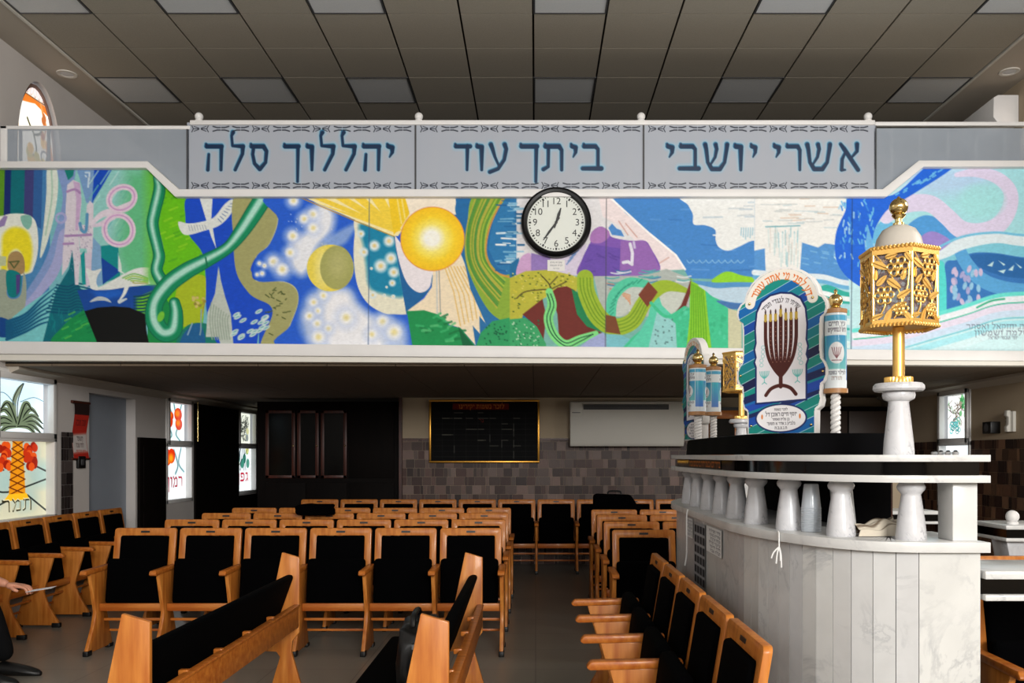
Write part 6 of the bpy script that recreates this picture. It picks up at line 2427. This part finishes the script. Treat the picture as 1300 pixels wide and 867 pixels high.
scroll_post((1.268, 3.69, 1.5575), 'tallest printed scroll post with gold ball, right of the big menorah board', .595, .047, -1.3)
scroll_post((.907, 4.88, 1.5575), 'printed scroll post with gold ball at the far left, nearest the small board', .465, .05, .5)
scroll_post((.966, 4.74, 1.5575), 'slimmer printed scroll post standing just right of the leftmost one', .435, .042, .5)
o = MB().lathe([(.0001, 0), (.014, 0), (.016, .008), (.008, .016), (.0001, .018)], n=14).build('pale_bead', M_BRASS)
o.location = (.90, 4.62, 1.4715)
tag(o, 'tiny pale knob on the marble slab near the leftmost scroll post', 'knob')


# ------------------------------------------------------------------ low marble stands beyond the platform
def stand(x, y, label):
    t = thing('marble_stand', label, 'stand', (x, y, 0))
    MB().box(-.09, .45, -.1, .3, 1.035, 1.06).build('slab', M_MARBLE, t, bevel=.004)
    MB().box(-.08, .44, -.085, .28, .985, 1.035).build('black_band', bpy.data.materials['black polished granite'], t)
    MB().box(-.09, .45, -.1, .3, .965, .985).build('slab', M_MARBLE, t, bevel=.004)
    mb = MB()
    mb.prism([(-.02, .80), (.12, .80), (.16, .965), (-.05, .965)], -.03, .15)
    mb.prism([(0, 0), (.1, 0), (.12, .80), (-.02, .80)], -.02, .14)
    mb.build('support', M_MARBLE2, t, bevel=.004)
    mb = MB()
    mb.lathe([(.034, 1.06), (.034, 1.072), (.02, 1.08)], n=20)
    mb.ball((0, 0, 1.105), .038)
    mb.build('ball', M_WHITE, t)


stand(2.84, 5.2, 'low marble stand topped by a white ball at the right edge')
stand(2.52, 6.5, 'low marble stand with white ball glimpsed between the columns')

# ------------------------------------------------------------------ the person at the left edge
def skin_mesh(name, verts, edges, radii, m, parent, root=0, sub=2):
    me = bpy.data.meshes.new(name)
    me.from_pydata(verts, edges, [])
    o = bpy.data.objects.new(name, me)
    COL.objects.link(o)
    o.parent = parent
    md = o.modifiers.new('skin', 'SKIN')
    sv = me.skin_vertices[0].data
    for i, r in enumerate(radii):
        sv[i].radius = (r, r) if not isinstance(r, tuple) else r
        sv[i].use_root = i == root
    md.use_smooth_shade = True
    s_ = o.modifiers.new('sub', 'SUBSURF')
    s_.levels = sub
    s_.render_levels = sub
    me.materials.append(m)
    return o


M_SKIN = mat('skin', (214, 150, 122), .5, var=.08, scale=30)
M_SUIT = mat('black suit cloth', (9, 9, 11), .9, spec=.15)
M_HAIR = mat('grey hair', (70, 66, 62), .8, var=.3, scale=60)
pr = thing('person', 'seated person in black clothes at the left edge, one hand holding a white paper', 'person', (-4.13, 5.6925, 0), 0)
# body: pelvis, spine, neck, head, arms, legs, one surface
bv = [(0, 0, .60), (-.05, 0, .75), (-.06, 0, .97), (-.03, 0, 1.08), (0, 0, 1.20), (.02, 0, 1.28),
      (-.02, -.17, 1.03), (.14, -.22, .80), (.40, -.19, .66),
      (-.02, .17, 1.03), (.14, .22, .80), (.40, .14, .66),
      (.05, -.10, .57), (.46, -.13, .50), (.56, -.13, .22), (.05, .10, .57), (.46, .13, .50), (.56, .13, .22)]
be = [(0, 1), (1, 2), (2, 3), (3, 4), (4, 5), (2, 6), (6, 7), (7, 8), (2, 9), (9, 10), (10, 11), (0, 12), (12, 13), (13, 14), (0, 15), (15, 16), (16, 17)]
br = [(.12, .11), (.12, .11), (.13, .11), .055, .085, .07, .07, .05, .035, .07, .05, .035, .095, .07, .048, .095, .07, .048]
skin_mesh('body', bv, be, br, M_SKIN, pr)
jv = [(0, 0, .585), (-.05, 0, .75), (-.06, 0, .98), (-.035, 0, 1.07), (-.02, -.17, 1.03), (.14, -.22, .80), (.36, -.195, .68), (-.02, .17, 1.03), (.14, .22, .80), (.36, .15, .68)]
skin_mesh('jacket', jv, [(0, 1), (1, 2), (2, 3), (2, 4), (4, 5), (5, 6), (2, 7), (7, 8), (8, 9)], [(.19, .175), (.178, .16), (.15, .13), .07, .085, .068, .05, .085, .068, .05], M_SUIT, pr)
tv = [(0, 0, .61), (.05, -.10, .575), (.46, -.13, .505), (.60, -.13, .09), (.05, .10, .575), (.46, .13, .505), (.60, .13, .09)]
skin_mesh('trousers', tv, [(0, 1), (1, 2), (2, 3), (0, 4), (4, 5), (5, 6)], [(.17, .155), .11, .085, .068, .11, .085, .068], M_SUIT, pr)
for sy in (-.13, .13):
    mb = MB()
    bm = None
    prof = [(-.08, .038, .075), (-.02, .045, .10), (.06, .046, .085), (.14, .05, .065), (.20, .04, .045), (.23, .015, .03)]
    vs, fs = [], []
    for (dx, w, h) in prof:
        for q in range(12):
            a_ = 2 * PI * q / 12
            vs.append((.60 + dx, sy + w * math.cos(a_), max(.002, h * .5 + h * .5 * math.sin(a_))))
    for i in range(len(prof) - 1):
        for q in range(12):
            fs.append((i * 12 + q, i * 12 + (q + 1) % 12, (i + 1) * 12 + (q + 1) % 12, (i + 1) * 12 + q))
    fs += [tuple(range(12)), tuple(range(60, 72))]
    mb.add(vs, fs)
    mb.build('shoe', M_BLACKM, pr)
# head with face
bm = bmesh.new()
bmesh.ops.create_uvsphere(bm, u_segments=28, v_segments=20, radius=1)
for v in bm.verts:
    x, y, z = v.co
    f = 1 - .18 * max(0, -z)
    v.co = Vector((x * .098 * (1 + .05 * (z < 0)), y * .078 * f, z * .122))
    if x > .6:
        d = math.hypot(y, z + .12)
        v.co.x += .022 * math.exp(-(y / .14) ** 2 - ((z + .1) / .2) ** 2)
        v.co.x -= .010 * (math.exp(-((y - .36) / .14) ** 2 - ((z - .12) / .12) ** 2) + math.exp(-((y + .36) / .14) ** 2 - ((z - .12) / .12) ** 2))
        v.co.x += .006 * math.exp(-(y / .3) ** 2 - ((z + .48) / .09) ** 2)
me = bpy.data.meshes.new('head')
bm.to_mesh(me)
bm.free()
for p in me.polygons:
    p.use_smooth = True
me.materials.append(M_SKIN)
hd = bpy.data.objects.new('head', me)
COL.objects.link(hd)
hd.parent = pr
hd.location = (.03, 0, 1.245)
for sy in (-1, 1):
    MB().ball((.081, sy * .029, .018), .010, 12).build('eye', M_HAIR, hd)
    mb = MB()
    mb.M = Matrix.Translation((0, sy * .078, 0)) @ Matrix.Diagonal((1.0, .35, 1.5, 1))
    mb.ball((0, 0, 0), .022, 12)
    mb.build('ear', M_SKIN, hd)
mb = MB()
mb.M = Matrix.Diagonal((1.06, 1.08, 1.06, 1))
mb.lathe([(.0001, .123), (.04, .113), (.066, .09), (.08, .06), (.083, .03), (.078, .0)], (-.014, 0, 0), 24, cap=False)
mb.build('hair', M_HAIR, hd)


# hands: palm with four fingers and a thumb, closed round the paper or resting
def hand(origin, side, name):
    h = thing(name, None, None, origin, 0)
    h.parent = pr
    v = [(-.02, 0, .012), (.02, 0, .01), (.055, 0, .004), (.085, 0, 0)]
    e = [(0, 1), (1, 2), (2, 3)]
    r = [(.026, .021), (.03, .019), (.037, .017), (.036, .014)]
    for j, (dy, L) in enumerate(((-.03, .066), (-.010, .075), (.010, .071), (.029, .057))):
        b0 = len(v)
        v += [(.088, dy, 0), (.088 + L * .45, dy * 1.08, -.006), (.088 + L * .72, dy * 1.1, -.028), (.088 + L * .74, dy * 1.1, -.05)]
        e += [(3, b0), (b0, b0 + 1), (b0 + 1, b0 + 2), (b0 + 2, b0 + 3)]
        r += [.0105, .0098, .009, .0075]
    b0 = len(v)
    s_ = side
    v += [(.03, s_ * .032, -.002), (.06, s_ * .054, -.014), (.088, s_ * .05, -.026)]
    e += [(1, b0), (b0, b0 + 1), (b0 + 1, b0 + 2)]
    r += [.015, .0115, .009]
    skin_mesh('fingers_and_palm', v, e, r, M_SKIN, h, root=1)
    return h


hand((.43, -.19, .655), 1, 'hand')
hand((.64, .10, .60), -1, 'hand')
skin_mesh('forearm', [(.14, .22, .80), (.40, .15, .67), (.63, .10, .612)], [(0, 1), (1, 2)], [.05, .04, .027], M_SKIN, pr)
skin_mesh('sleeve', [(.14, .22, .80), (.40, .15, .67), (.56, .115, .63)], [(0, 1), (1, 2)], [.07, .054, .042], M_SUIT, pr)
o = MB().box(-.03, .13, -.05, .05, -.0008, .0008).build('paper_slip', mat('white paper', (236, 236, 240), .8))
o.location = (-4.13 + .80, 5.6925 + .09, .575)
o.rotation_euler = (0, math.radians(-8), .2)
tag(o, 'white paper slip held in the seated person\'s hand', 'paper')
